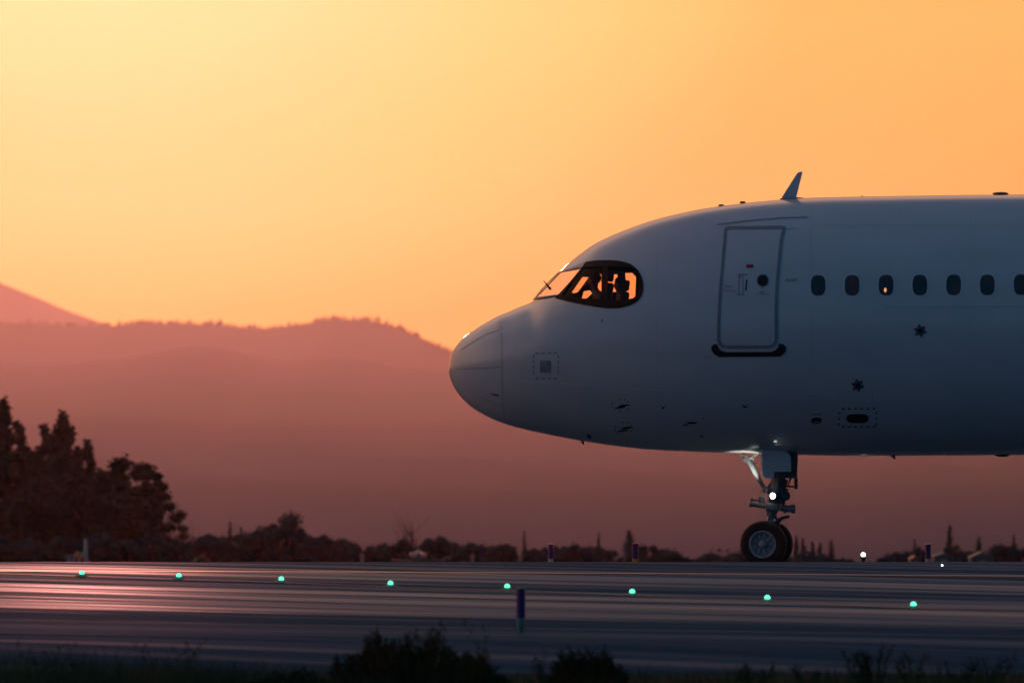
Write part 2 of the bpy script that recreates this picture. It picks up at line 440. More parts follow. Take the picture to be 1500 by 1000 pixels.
def bake(o, cs, smooth=True):
    for c in cs:
        b = o.modifiers.new('cut', 'BOOLEAN'); b.operation = 'DIFFERENCE'; b.solver = 'EXACT'; b.object = c
    bpy.context.view_layer.update()
    dg = bpy.context.evaluated_depsgraph_get()
    me = bpy.data.meshes.new_from_object(o.evaluated_get(dg))
    o.modifiers.clear(); o.data = me
    if smooth: me.shade_smooth(); me.set_sharp_from_angle(angle=R(30))
bake(fus, cuts)

# patches that lie on the near skin
def grid_poly(poly, step=6.0):
    b = bmesh.new(); vs = [b.verts.new((x, y, 0)) for x, y in poly]; b.faces.new(vs)
    x0 = min(p[0] for p in poly); x1 = max(p[0] for p in poly); y0 = min(p[1] for p in poly); y1 = max(p[1] for p in poly)
    x = x0 + step
    while x < x1:
        bmesh.ops.bisect_plane(b, geom=b.verts[:] + b.edges[:] + b.faces[:], plane_co=(x, 0, 0), plane_no=(1, 0, 0)); x += step
    y = y0 + step
    while y < y1:
        bmesh.ops.bisect_plane(b, geom=b.verts[:] + b.edges[:] + b.faces[:], plane_co=(0, y, 0), plane_no=(0, 1, 0)); y += step
    return b
def patch_into(bm, poly, off, step=6.0):
    b = grid_poly(poly, step); mp = {}
    for v in b.verts: mp[v] = bm.verts.new(surf(v.co.x, v.co.y, off))
    for f in b.faces:
        try: bm.faces.new([mp[v] for v in f.verts])
        except ValueError: pass
    b.free()
def fix_n(bm):
    bm.normal_update()
    for f in bm.faces:
        if f.normal.y > 0: f.normal_flip()
def patch(name, polys, m, parent, off=.004, step=6.0):
    bm = bmesh.new()
    for p in polys: patch_into(bm, p, off, step)
    fix_n(bm); return link(name, bm, m, parent, smooth=True)
def superell(cx, cy, rx, ry, n=2.0, k=40, rot=0):
    o = []
    for i in range(k):
        a = 2 * math.pi * i / k; c, s = math.cos(a), math.sin(a)
        x = rx * math.copysign(abs(c) ** (2 / n), c); y = ry * math.copysign(abs(s) ** (2 / n), s)
        o.append((cx + x * math.cos(rot) - y * math.sin(rot), cy + x * math.sin(rot) + y * math.cos(rot)))
    return o
def ring_into(bm, outer, inner, off):
    A = [bm.verts.new(surf(x, y, off)) for x, y in outer]; B = [bm.verts.new(surf(x, y, off)) for x, y in inner]; n = len(A)
    for i in range(n): bm.faces.new((A[i], A[(i+1) % n], B[(i+1) % n], B[i]))
def resample(pts, step, closed=True):
    o = []; n = len(pts)
    for i in range(n if closed else n - 1):
        a, b = pts[i], pts[(i+1) % n]; L = math.hypot(b[0]-a[0], b[1]-a[1]); k = max(1, int(L / step))
        for j in range(k): o.append((a[0] + (b[0]-a[0]) * j / k, a[1] + (b[1]-a[1]) * j / k))
    if not closed: o.append(pts[-1])
    return o
def rounded(pts, r, seg=6):
    """round every corner of a polygon with radius r (or list of radii)"""
    o = []; n = len(pts)
    for i in range(n):
        p = Vector(pts[i]); a = Vector(pts[i-1]); b = Vector(pts[(i+1) % n]); rr = r[i] if isinstance(r, (list, tuple)) else r
        if rr <= 0: o.append(tuple(p)); continue
        da = (a - p).normalized(); db = (b - p).normalized()
        A = p + da * rr; B = p + db * rr
        for k in range(seg + 1):
            t = k / seg; o.append(tuple((1-t)**2 * A + 2*t*(1-t) * p + t*t * B))
    return o
def offset_loop(pts, d):
    n = len(pts); o = []; area = sum(pts[i][0]*pts[(i+1)%n][1] - pts[(i+1)%n][0]*pts[i][1] for i in range(n)); sg = 1 if area > 0 else -1
    for i in range(n):
        a = Vector(pts[i-1]); b = Vector(pts[(i+1) % n]); t = (b - a).normalized(); o.append((pts[i][0] - sg*t.y*d, pts[i][1] + sg*t.x*d))
    return o
def line_patch(name, pts, w, m, parent, off=.003):
    pts = resample(pts, 8, False); bm = bmesh.new(); prev = None
    for i, p in enumerate(pts):
        a = Vector(pts[max(i-1, 0)]); b = Vector(pts[min(i+1, len(pts)-1)]); t = (b - a).normalized(); n = Vector((-t.y, t.x)) * w / 2
        q = (bm.verts.new(surf(p[0] + n.x, p[1] + n.y, off)), bm.verts.new(surf(p[0] - n.x, p[1] - n.y, off)))
        if prev: bm.faces.new((prev[0], q[0], q[1], prev[1]))
        prev = q
    fix_n(bm); return link(name, bm, m, parent)

# cockpit mask (black surround), cut by the same window outlines
MASK = [(813.5, 437), (836, 412.5), (858.7, 384), (872, 382), (888, 381.3), (902, 381.8), (913, 383.3), (925, 387.5), (934, 395), (939.5, 404), (942.2, 414),
        (942.6, 423), (940.5, 433), (934, 441.5), (923, 447.5), (909, 451.3), (890, 451.8), (872, 449.5), (850, 445.6), (829, 441)]
bm = bmesh.new(); patch_into(bm, rounded(MASK, [1] * 3 + [4] * 16 + [3], 3), .006, 5); fix_n(bm)
msk = link('cockpit_window_surround', bm, [M['mask'], M['dark']], plane)
s2 = msk.modifiers.new('t', 'SOLIDIFY'); s2.thickness = .004; s2.offset = 1
bake(msk, cuts[:2])
# windshield frame, light grey, around the front pane
WSF = [(781, 438.6), (819, 399.6), (853.5, 390.8), (823, 433)]
bm = bmesh.new(); A = resample(WSF, 5); B = resample(WS, 5)
k = 60
def evenly(pts, k):
    L = [0]; n = len(pts)
    for i in range(n): L.append(L[-1] + math.dist(pts[i], pts[(i+1) % n]))
    o = []
    for j in range(k):
        d = L[-1] * j / k; i = max(q for q in range(n) if L[q] <= d); t = (d - L[i]) / (L[i+1] - L[i])
        a, b = pts[i], pts[(i+1) % n]; o.append((a[0] + (b[0]-a[0])*t, a[1] + (b[1]-a[1])*t))
    return o
def frame4(bm, outer, inner, off, n=14):
    for i in range(4):
        for j in range(n):
            q = []
            for (t, l) in ((j/n, outer), ((j+1)/n, outer), ((j+1)/n, inner), (j/n, inner)):
                a, b = l[i], l[(i+1) % 4]; q.append(bm.verts.new(surf(a[0] + (b[0]-a[0])*t, a[1] + (b[1]-a[1])*t, off)))
            bm.faces.new(q)
frame4(bm, WSF, WS, .006); fix_n(bm)
wsf = link('windshield_frame', bm, mat('windshield_frame_grey', (.30, .32, .34), .4), plane)
line_patch('frame_edge', [(780.5, 439.4), (800, 418), (819.5, 398.6)], 1.2, M['mask'], wsf, .010)
line_patch('frame_edge', [(781, 439.6), (805, 435.5), (818, 433.5), (830, 437)], 1.5, M['mask'], wsf, .010)
line_patch('frame_edge', [(820, 399), (840, 394), (852, 391)], 1.2, M['line'], wsf, .010)
patch('windshield', [WS], M['wglass'], plane, -.012)
patch('cockpit_side_window', [GL1], M['glass'], plane, -.012)
patch('cockpit_side_window', [GL2], M['glass'], plane, -.012)
line_patch('roof_seam', [(822, 398), (840, 391.5), (858, 384)], .9, M['line'], plane)
# inside of the cockpit
bm = bmesh.new()
zt_, zb_, zc_, w_ = section(955); tube(bm, (P(954, 0).x, D0, 0), (P(958, 0).x, D0, 0), 1, 1, 48); bmesh.ops.transform(bm, matrix=Matrix.Translation((0, D0, (zt_ + zb_) / 2)) @ Matrix.Diagonal((1, w_ * .93, (zt_ - zb_) / 2 * .93, 1)) @ Matrix.Translation((0, -D0, 0)), verts=bm.verts[:])
link('cockpit_bulkhead', bm, M['dark'], plane)
bm = bmesh.new(); prism(bm, [(824, 446), (826, 437), (846, 428.5), (850, 431), (852, 446)], D0 - .8, D0 + .8); bevel_all(bm, .01, 1)
link('instrument_panel', bm, M['dark'], plane)
bm = bmesh.new(); prism(bm, [(907.5, 396), (916.5, 396), (918, 430), (911, 441), (908.5, 428)], D0 + .9, D0 + 1.35); link('window_post', bm, M['dark'], plane)
bm = bmesh.new(); prism(bm, [(856, 388), (932, 388), (934, 398.5), (862, 399.5)], D0 - .5, D0 + .8); link('overhead_panel', bm, M['dark'], plane)
bm = bmesh.new(); prism(bm, [(835, 450), (945, 450), (945, 490), (835, 490)], D0 - .9, D0 + .9); link('cockpit_floor', bm, M['dark'], plane)

# cabin windows
WINX = [1198.5, 1248.2, 1298, 1347.5, 1397, 1446.3, 1495.8]
for i, x in enumerate(WINX + [1545.3, 1594.9, 1644.4]):
    y = 418.2 - (x - 1198) * .0035
    bm = bmesh.new(); ring_into(bm, superell(x, y, 12.7, 17.2, 2.7), superell(x, y, 11.0, 15.4, 2.8), .006); fix_n(bm)
    wf = link('cabin_window', bm, M['winframe'], plane, smooth=True)
    bm = bmesh.new(); ring_into(bm, superell(x, y, 11.0, 15.4, 2.8), superell(x, y, 10.0, 13.9, 2.8), .004); fix_n(bm)
    link('gasket', bm, M['winedge'], wf)
    patch('pane', [superell(x, y, 10.1, 14.0, 2.8)], M['win'], wf, .0035, 7)
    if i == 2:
        patch('far_window_glow', [superell(x - 1.2, y + 7.0, 1.9, 3.2, 2.4, 14)], M['farglow'], wf, .006, 9)  # added glowing patch for sky glow through the far window, not a lamp
# passenger door
DO = [(1061, 332), (1152, 331), (1147, 350), (1143.8, 380), (1141, 410), (1139.5, 440), (1139.3, 470), (1139.3, 510), (1050.5, 510.5), (1050.5, 480), (1051.5, 450), (1054, 415), (1057, 380), (1059.5, 350)]
DO = resample(rounded(DO, [6, 6, 3, 3, 3, 3, 3, 16, 16, 3, 3, 3, 3, 3], 8), 3)
door = patch('passenger_door', [offset_loop(DO, 2)], M['paint'], plane, .003, 8)
bm = bmesh.new(); ring_into(bm, DO, offset_loop(DO, 4.6), .008); fix_n(bm); link('door_seal', bm, M['seal'], door, smooth=True)
SILL = [(1042, 507.5), (1046, 503.8), (1050.5, 504.2), (1052.5, 509.5), (1057, 513.6), (1064, 515.4), (1130, 515), (1136, 512.6), (1140, 507.8), (1141, 503), (1147, 504), (1151.5, 507.5), (1151, 514), (1143.5, 521.8), (1054, 522.6), (1046, 518.5), (1042.2, 513)]
patch('door_scuff_plate', [SILL], M['black'], plane, .010, 8)
po = patch('door_window', [superell(1117.3, 411, 7.6, 8.0, 2.2)], M['black'], door, .009)
bm = bmesh.new(); ring_into(bm, superell(1117.3, 411, 8.8, 9.2, 2.2), superell(1117.3, 411, 7.5, 7.9, 2.2), .010); fix_n(bm); link('window_rim', bm, M['seal'], po)
patch('door_handle', [[(1092.8, 410.2), (1094.8, 409.6), (1093.6, 425.6), (1091.4, 426)]], M['black'], door, .010)
def rect(x0, y0, x1, y1): return [(x0, y0), (x1, y0), (x1, y1), (x0, y1)]
patch('handle_marking', [rect(1082, 402.6, 1083, 431), rect(1088, 403.5, 1089, 431), rect(1080.5, 401.6, 1095.5, 402.7), rect(1079, 431, 1090, 432.2), rect(1083, 404, 1086, 406.4)], M['text'], door, .009)
def scribble(x0, y, x1, h, ch=1.5):
    """row of small stencilled letters too small to read"""
    o = []; x = x0
    while x < x1:
        w = random.uniform(.7, 1.2) * ch
        if random.random() > .12: o.append(rect(x, y + random.uniform(0, .2), x + w * .8, y + h))
        x += w
    return o
patch('door_sign', [rect(1093.2, 387.8, 1103.6, 392.4)], M['red'], door, .009)
patch('stencil_lettering', scribble(1059.5, 418.2, 1072, 1.6) + scribble(1059, 422, 1071, .8) + scribble(1058.5, 425.6, 1079, 1.0), M['text'], door, .009)
patch('stencil_lettering', scribble(1112, 427.3, 1120, 1.3), M['red'], door, .009)
patch('stencil_lettering', [rect(1116.2, 420, 1116.9, 424), rect(1115, 421, 1118, 421.7)] + scribble(1107, 430.6, 1126, .9), M['text'], door, .009)
patch('stencil_lettering', scribble(1150.5, 408.6, 1167, 1.5) + scribble(1150.5, 411.3, 1167, 1.1), M['text'], plane, .005)
line_patch('rain_gutter', [(1050.6, 330.3), (1058, 328.6), (1071, 327.2), (1091.4, 324.3), (1118.6, 321.8), (1149, 319.6), (1183, 318.7)], 1.3, M['seal'], plane, .012)
line_patch('panel_seam', [(1152, 336), (1168, 335.2)], 1.0, M['line'], plane)
line_patch('panel_seam', [(1296, 450.4), (1400, 449.6), (1640, 448.6)], .9, M['line'], plane)
line_patch('panel_seam', [(737, 555), (800, 560), (900, 568), (1010, 573.5), (1120, 575), (1276, 576)], .8, M['lightline'], plane)
line_patch('panel_seam', [(1278, 574), (1279, 592)], .7, M['line'], plane)
line_patch('radome_joint', [(731.5, 463), (734, 480), (735.3, 500), (735.3, 540), (735.6, 575), (737.8, 600), (740.6, 619)], 1.0, M['line'], plane)
line_patch('lightning_strip', [(660, 541), (690, 539.5), (734, 537.5)], 1.3, M['line'], plane, .008)
line_patch('lightning_strip', [(675, 513), (696, 499), (716, 488), (731, 484)], .7, M['line'], plane, .006)
line_patch('lightning_strip', [(700, 580), (716, 587), (736, 593)], .6, M['line'], plane, .006)
for xs_, y0_, y1_ in ((962, 345, 640), (1188, 300, 398), (1188, 440, 640), (1422, 300, 398), (1422, 440, 640)):
    line_patch('panel_seam', [(xs_, y0_), (xs_, (y0_ + y1_) / 2), (xs_, y1_)], .5, M['faint'], plane)
line_patch('panel_seam', [(1190, 331), (1640, 330)], .5, M['faint'], plane)
line_patch('panel_seam', [(965, 520), (1040, 521)], .5, M['faint'], plane)
patch('drain_slot', [[(718, 575.4), (731, 578.2), (731, 579.8), (722, 578)]], M['black'], plane, .006)
patch('sensor_port', [superell(882, 469.8, 1.6, 1.8, 2, 14)], M['text'], plane)
# dashed squares
def dashes(x0, y0, x1, y1, d=5.2, g=3.6, w=1.5):
    o = []
    x = x0 + g
    while x + d < x1: o += [rect(x, y0, x + d, y0 + w), rect(x, y1 - w, x + d, y1)]; x += d + g
    y = y0 + g
    while y + d * .8 < y1: o += [rect(x0, y, x0 + w, y + d * .8), rect(x1 - w, y, x1, y + d * .8)]; y += d * .8 + g
    return o
ap = patch('air_data_panel', [rect(791.2, 528, 806.6, 545.4)], M['seal'], plane, .006)
patch('dashed_marking', dashes(781, 516.6, 818.6, 555), M['text'], ap, .004)
op = patch('outflow_slot', [superell(1256, 612.4, 16, 6.6, 3.2)], M['black'], plane, .006)
patch('dashed_marking', dashes(1228, 597.5, 1284.5, 625.6, 3.6, 5.4, 1.9), M['black'], op, .004)
sp = patch('vent_slot', [superell(1196, 615.4, 7.6, 4.6, 2.4)], M['black'], plane, .006)
patch('slot_blade', [rect(1192, 616.2, 1201.5, 617.8)], M['line'], sp, .012)
patch('vent_slot', [rect(1190, 606, 1203, 607)], M['black'], plane, .005)
def star(cx, cy, r, r2, n=6, rot=.3):
    return [(cx + (r if i % 2 == 0 else r2) * math.cos(math.pi * i / n + rot), cy + (r if i % 2 == 0 else r2) * math.sin(math.pi * i / n + rot)) for i in range(2 * n)]
for cx, cy in ((1348, 484.5), (1256.5, 564.2)):
    st = patch('static_port', [star(cx, cy, 10.6, 6.4)], mat('static_port_grey', (.10, .12, .15), .5), plane, .005, 30)
    patch('port_hole', [superell(cx, cy, 3.4, 3.4, 2, 20)], M['black'], st, .009)
# belly/side probes and little marks
def dots_ring(cx, cy, rx, ry, n, skip=()):
    return [superell(cx + rx * math.cos(2*math.pi*i/n), cy + ry * math.sin(2*math.pi*i/n), 1.3, .9, 2, 8) for i in range(n) if i not in skip]
for cx, cy, k in ((909.5, 592.5, 0), (914, 626, 1)):
    pr = patch('probe_port', [superell(cx + 4, cy + (1 if not k else 0), 8, 1.5, 2, 14, -.12), superell(cx - 1, cy + 4, 8, 1.2, 2, 14, -.1)], M['black'], plane, .006)
    patch('dotted_marking', dots_ring(cx, cy + .5, 13, 8.5, 11, (2, 7)), M['black'], pr, .004)
patch('pitot_probe', [superell(1013.5, 617.8, 8, 1.5, 2, 14), superell(1004, 621, 5, .9, 2, 12)], M['black'], plane, .02)
patch('sensor_port', [superell(971.5, 597, 2.4, 1.3, 2, 12), superell(968.5, 594, 1.3, .7, 2, 8), superell(975, 594, 1.3, .7, 2, 8)], M['black'], plane)
patch('sensor_port', [superell(1091, 595.4, 3.4, 1.2, 2, 12), superell(1088, 593, 1.3, .7, 2, 8), superell(1095, 593, 1.3, .7, 2, 8)], M['black'], plane)
patch('sensor_port', [superell(1027.5, 638.4, 2.4, 1.3, 2, 12)], M['black'], plane)
patch('sensor_port', [superell(1030, 612, 1.6, 1, 2, 12)], M['text'], plane)
patch('nose_gear_bay_seam', [rect(1107, 648.6, 1134, 649.3)], M['line'], plane, .004)
patch('metal_tab', [[(1135, 649.4), (1141.4, 647.2), (1141.8, 648.4), (1136, 650.6)]], mat('polished_tab', (.9, .9, .9), .3), plane, .02)
# small things standing on the roof and belly
def blade(name, poly, th, m, yc=D0, tip=.35):
    """solid fin in the x-z plane, thick at the foot and thin at the tip"""
    bm = bmesh.new(); n = len(poly); zs = [P(x, y).z for x, y in poly]; z0, z1 = min(zs), max(zs)
    A = []; B = []
    for x, y in poly:
        p = P(x, y); t = th * (1 - (1 - tip) * (p.z - z0) / (z1 - z0)) / 2
        A.append(bm.verts.new((p.x, yc - t, p.z))); B.append(bm.verts.new((p.x, yc + t, p.z)))
    bm.faces.new(A); bm.faces.new(B[::-1])
    for i in range(n): bm.faces.new((A[i], B[i], B[(i+1) % n], A[(i+1) % n]))
    bmesh.ops.recalc_face_normals(bm, faces=bm.faces[:])
    return link(name, bm, m, plane)
bl = blade('blade_antenna', rounded([(1143, 292.5), (1168.3, 252.6), (1175.8, 251.4), (1165.6, 293)], [0, 2, 1, 0], 3), .05, M['paint'])
bm = bmesh.new(); v = sphere(bm, P(1162, 291.4) + Vector((0, -.02, 0)), (.215, .11, .028), 24, 8); link('antenna_foot', bm, M['seal'], bl, smooth=True)
for a, b, yy, hh in ((1052, 1061, 300.9, 1.8), (1083, 1092.5, 296.4, 1.8)):
    bm = bmesh.new(); sphere(bm, P((a+b)/2, yy), ((b-a)/2*U, .05, hh*U), 20, 8)
    box(bm, P((a+b)/2 + 1, yy + 1.5), (.03, .03, .05)); link('roof_sensor', bm, M['darkmetal'], plane, smooth=True)
bm = bmesh.new(); sphere(bm, P(1465.5, 283.6), (12*U, .13, 2.4*U), 24, 8); link('flat_antenna', bm, M['darkmetal'], plane, smooth=True)
bm = bmesh.new(); box(bm, P(1262, 289.6), (.13, .02, .012)); tube(bm, P(1263, 290.5), P(1262.6, 286.2), .018, .010, 10); link('beacon_light', bm, mat('beacon_red_brown', (.25, .04, .02), .4), plane)
bm = bmesh.new(); path(bm, [P(1305, 664.8), P(1309, 668), P(1311, 672)], [.03, .025, .012], 8); link('drain_mast', bm, M['black'], plane)
bm = bmesh.new(); sphere(bm, P(1468, 665.6), (11.5*U, .12, 3.2*U), 20, 8); link('belly_antenna', bm, M['black'], plane, smooth=True)
bm = bmesh.new(); path(bm, [P(853, 644), P(853.6, 648), P(855.6, 650.8)], [.025, .022, .01], 8); link('belly_probe', bm, M['black'], plane)
bm = bmesh.new(); s0 = surf(864, 640, 0); path(bm, [s0, s0 + Vector((-.02, -.06, .02)), s0 + Vector((-.04, -.09, .06))], [.03, .02, .012], 8); link('side_probe', bm, M['black'], plane)
bm = bmesh.new(); path(bm, [P(806, 423, 179.7), P(801.5, 417.4, 179.6), P(796.2, 411, 179.55)], [.022, .012, .006], 8); link('windshield_wiper', bm, M['mask'], plane)

# ------------------------------------------------------------------ nose gear
gear = bpy.data.objects.new('nose_gear', None); COL.objects.link(gear); gear.location = P(1123, 830); gear.parent = plane; gear.matrix_parent_inverse = parent_inv(plane)
def G(px, py, dy=0.0): return P(px, py, D0 + dy)
bm = bmesh.new()
tube(bm, G(1147, 668), G(1142, 702), .10, .10, 24); tube(bm, G(1142.5, 700), G(1134, 738), .14, .105, 24)
tube(bm, G(1139.5, 712), G(1138.5, 716), .135, .135, 24)
tube(bm, G(1133, 737), G(1131, 745), .12, .12, 24); tube(bm, G(1131.5, 744), G(1129, 757), .10, .08, 24)
box(bm, G(1128, 716, -.02), (.10, .12, .16), Matrix.Rotation(.5, 4, 'Y'))
path(bm, [G(1124, 718), G(1130, 712), G(1136, 705)], [.04, .06, .05], 12)
link('shock_strut', bm, M['gearpaint'], gear, smooth=True)
bm = bmesh.new(); tube(bm, G(1130, 752), G(1124.5, 796), .055, .055, 20); link('piston', bm, M['metal'], gear, smooth=True)
# drag brace and its fittings
bm = bmesh.new(); path(bm, [G(1093.5, 669.5, -.12), G(1098.5, 675.5, -.12), G(1104, 687, -.11), G(1112, 702, -.09), G(1122, 718, -.05)], [.034, .046, .046, .034, .038], 14)
path(bm, [G(1093.5, 669.5, .12), G(1098.5, 675.5, .12), G(1104, 687, .11), G(1112, 702, .09), G(1122, 718, .05)], [.034, .046, .046, .034, .038], 14)
sphere(bm, G(1121.5, 716.5, -.07), .055)
link('drag_brace', bm, M['gearpaint'], gear, smooth=True)
bm = bmesh.new()
path(bm, [G(1086, 665.5, -.14), G(1091, 669, -.14), G(1095.5, 675, -.14)], [.022, .03, .03], 10)
path(bm, [G(1110, 663.5, -.14), G(1103, 668, -.14), G(1096, 673, -.14)], [.016, .02, .024], 10)
tube(bm, G(1094, 672, -.2), G(1094, 672, .2), .035, .035, 14); sphere(bm, G(1086.5, 667, -.15), .03)
tube(bm, G(1099, 669.5, -.17), G(1104, 672, -.17), .018, .018, 10); box(bm, G(1092, 674, -.16), (.07, .05, .05), Matrix.Rotation(.7, 4, 'Y'))
link('brace_bracket', bm, M['gearpaint'], gear, smooth=True)
# doors
bm = bmesh.new(); prism(bm, rounded([(1115.5, 659), (1149, 659), (1157.5, 668), (1158, 690.5), (1133, 690.5), (1132, 700), (1120.5, 700), (1116, 695)], [0, 6, 4, 1, 1, 1, 3, 3], 4), D0 - .44, D0 - .41)
link('gear_bay_door', bm, M['paint'], gear)
bm = bmesh.new(); prism(bm, rounded([(1115.5, 659), (1149, 659), (1157.5, 668), (1158, 690.5), (1133, 690.5), (1132, 700), (1120.5, 700), (1116, 695)], [0, 6, 4, 1, 1, 1, 3, 3], 4), D0 + .41, D0 + .44)
link('gear_bay_door', bm, M['paint'], gear)
bm = bmesh.new(); prism(bm, [(1155, 662), (1167.5, 664), (1168, 672), (1167, 692), (1167, 700), (1131, 700), (1131, 689), (1157, 689)], D0 - .36, D0 + .36); link('rear_gear_door', bm, M['darkmetal'], gear)
bm = bmesh.new()
box(bm, G(1165.6, 708), (.05, .5, .17)); tube(bm, G(1148, 711.8, -.1), G(1165, 712.3, -.1), .013); tube(bm, G(1158.6, 700, -.1), G(1154.6, 710.5, -.1), .013)
tube(bm, G(1148, 700, -.05), G(1150, 712, -.05), .02); tube(bm, G(1146, 722, .1), G(1152, 716, .1), .03)
link('door_linkage', bm, M['darkmetal'], gear)
bm = bmesh.new(); lathe(bm, [(-.05, .05), (-.04, .075), (.04, .08), (.05, .05)], G(1149.5, 726, -.12), (.3, -1, .1), 24); tube(bm, G(1146, 733, -.1), G(1149, 738, -.1), .04, .03)
path(bm, [G(1143, 705, -.13), G(1147, 712, -.15), G(1147.5, 722, -.16), G(1144, 730, -.15), G(1141, 740, -.12)], .012, 8)
path(bm, [G(1139, 703, -.15), G(1141, 714, -.17), G(1139, 726, -.16), G(1136, 735, -.14)], .01, 8)
sphere(bm, G(1152.5, 716.5, -.1), (.035, .03, .015)); link('retraction_actuator', bm, M['darkmetal'], gear, smooth=True)
# steering unit
bm = bmesh.new()
tube(bm, G(1098, 738.2, -.1), G(1121, 741.4, -.1), .034, .034, 18); tube(bm, G(1097.6, 738.2, -.1), G(1100.5, 738.6, -.1), .040, .040, 18)
tube(bm, G(1143, 744.0, -.1), G(1164.5, 747, -.1), .040, .040, 18); tube(bm, G(1160, 746.2, -.1), G(1165, 747, -.1), .052, .052, 18)
tube(bm, G(1144, 739.5, -.08), G(1163, 742, -.08), .016, .016, 12); tube(bm, G(1159.5, 740.4, -.08), G(1164.5, 741, -.08), .03, .03, 12)
tube(bm, G(1099.5, 731.2, -.05), G(1112, 732.6, -.05), .014, .014, 10); tube(bm, G(1100.5, 731, -.06), G(1100.5, 738, -.09), .02, .02, 10); sphere(bm, G(1101, 730.6, -.05), (.03, .03, .024))
sphere(bm, G(1150, 748.5, -.09), (.04, .03, .025))
link('steering_actuator', bm, M['gearpaint'], gear, smooth=True)
bm = bmesh.new(); box(bm, G(1131.5, 743, -.05), (.215, .24, .135), Matrix.Rotation(.12, 4, 'Y')); bevel_all(bm, .035, 3); link('steering_collar', bm, M['gearpaint'], gear, smooth=True)
bm = bmesh.new(); box(bm, G(1116, 731.5, -.07), (.105, .12, .105), Matrix.Rotation(.05, 4, 'Y')); bevel_all(bm, .012, 2); link('hydraulic_box', bm, M['gearpaint'], gear, smooth=True)
bm = bmesh.new(); path(bm, [G(1133, 768, -.05), G(1140, 763, -.05), G(1146, 758, -.05), G(1156.5, 755.8, -.05)], [.03, .035, .03, .018], 10); box(bm, G(1151, 757.5, -.05), (.11, .07, .035), Matrix.Rotation(-.22, 4, 'Y'))
link('towing_lever', bm, M['darkmetal'], gear)
bm = bmesh.new(); path(bm, [G(1127, 757, -.06), G(1124, 765, -.09), G(1126, 775, -.08)], .012, 8); path(bm, [G(1136, 757, 0), G(1141, 768, 0), G(1133, 782, 0)], [.03, .035, .03], 10); link('torque_link', bm, M['darkmetal'], gear, smooth=True)
# lamps on the gear
lh = bmesh.new(); ld = Vector((-.55, -.83, 0)).normalized(); lc = G(1132, 726, -.19)
lathe(lh, [(-.10, .02), (-.09, .05), (-.02, .060), (.0, .060)], lc, ld, 28); ho = link('taxi_light', lh, M['darkmetal'], gear, smooth=True)
lh = bmesh.new(); lathe(lh, [(.002, .048), (.010, .043), (.018, .022)], lc, ld, 28); link('lamp_lens', lh, M['lamp'], ho, smooth=True)
lh = bmesh.new(); l2 = G(1129, 727, .22); lathe(lh, [(-.10, .03), (-.03, .08), (.0, .085)], l2, (-1, .35, .08), 24); ho2 = link('landing_light', lh, M['darkmetal'], gear, smooth=True)
lh = bmesh.new(); lathe(lh, [(.002, .078), (.012, .06)], l2, (-1, .35, .08), 24); link('lamp_lens', lh, M['lamp'], ho2, smooth=True)
# wheels, steered a little
st = R(12); ax = Vector((math.sin(st), math.cos(st), 0)); wc = P(1123, 796.6); RT = .372
tp = [(-.105, .215), (-.112, .26), (-.112, .31), (-.098, .345), (-.075, .362), (-.05, .370), (-.047, .365), (-.038, .365), (-.035, .3715), (-.006, RT), (-.004, .366), (.004, .366), (.006, RT),
      (.035, .3715), (.038, .365), (.047, .365), (.05, .370), (.075, .362), (.098, .345), (.112, .31), (.112, .26), (.105, .215)]
for s in (-1, 1):
    c = wc + ax * s * .25; out = ax * s
    bm = bmesh.new(); lathe(bm, [(-.07, .12), (-.07, .20), (.078, .214), (.094, .213), (.096, .200), (.085, .187), (.055, .178), (.045, .10), (.05, .06)], c, out, 48)
    wh = link('wheel', bm, M['wheelpaint'], gear, smooth=True)
    bm = bmesh.new(); lathe(bm, tp + [(-.105, .215)], c, out, 64, False); link('tyre', bm, M['rubber'], wh, smooth=True)
    bm = bmesh.new(); q = [(.094, .222), (.108, .218), (.112, .205), (.106, .190), (.092, .186)]; 
    rings = []; qq = out.to_track_quat('Z', 'Y')
    for a_, r_ in q + [q[0]]: rings.append([bm.verts.new(c + qq @ Vector((r_*math.cos(2*math.pi*k/56), r_*math.sin(2*math.pi*k/56), a_))) for k in range(56)])
    for A_, B_ in zip(rings, rings[1:]):
        for k in range(56): bm.faces.new((A_[k], A_[(k+1) % 56], B_[(k+1) % 56], B_[k]))
    bmesh.ops.recalc_face_normals(bm, faces=bm.faces[:]); link('rim', bm, M['metal'], wh, smooth=True)
    bm = bmesh.new(); lathe(bm, [(.05, .075), (.075, .062), (.105, .056), (.112, .045)], c, out, 28); link('hub_cap', bm, M['metal'], wh, smooth=True)
    bm = bmesh.new()
    for k in range(9):
        a = 2 * math.pi * k / 9; d = qq @ Vector((math.cos(a), math.sin(a), 0))
        tube(bm, c + d * .145 + out * .05, c + d * .145 + out * .075, .02, .016, 10); tube(bm, c + d * .08 + out * .055, c + d * .17 + out * .058, .012, .016, 8)
    link('wheel_bolt', bm, M['metal'], wh)
bm = bmesh.new(); tube(bm, wc - ax * .2, wc + ax * .2, .045, .045, 16); link('axle', bm, M['darkmetal'], gear)

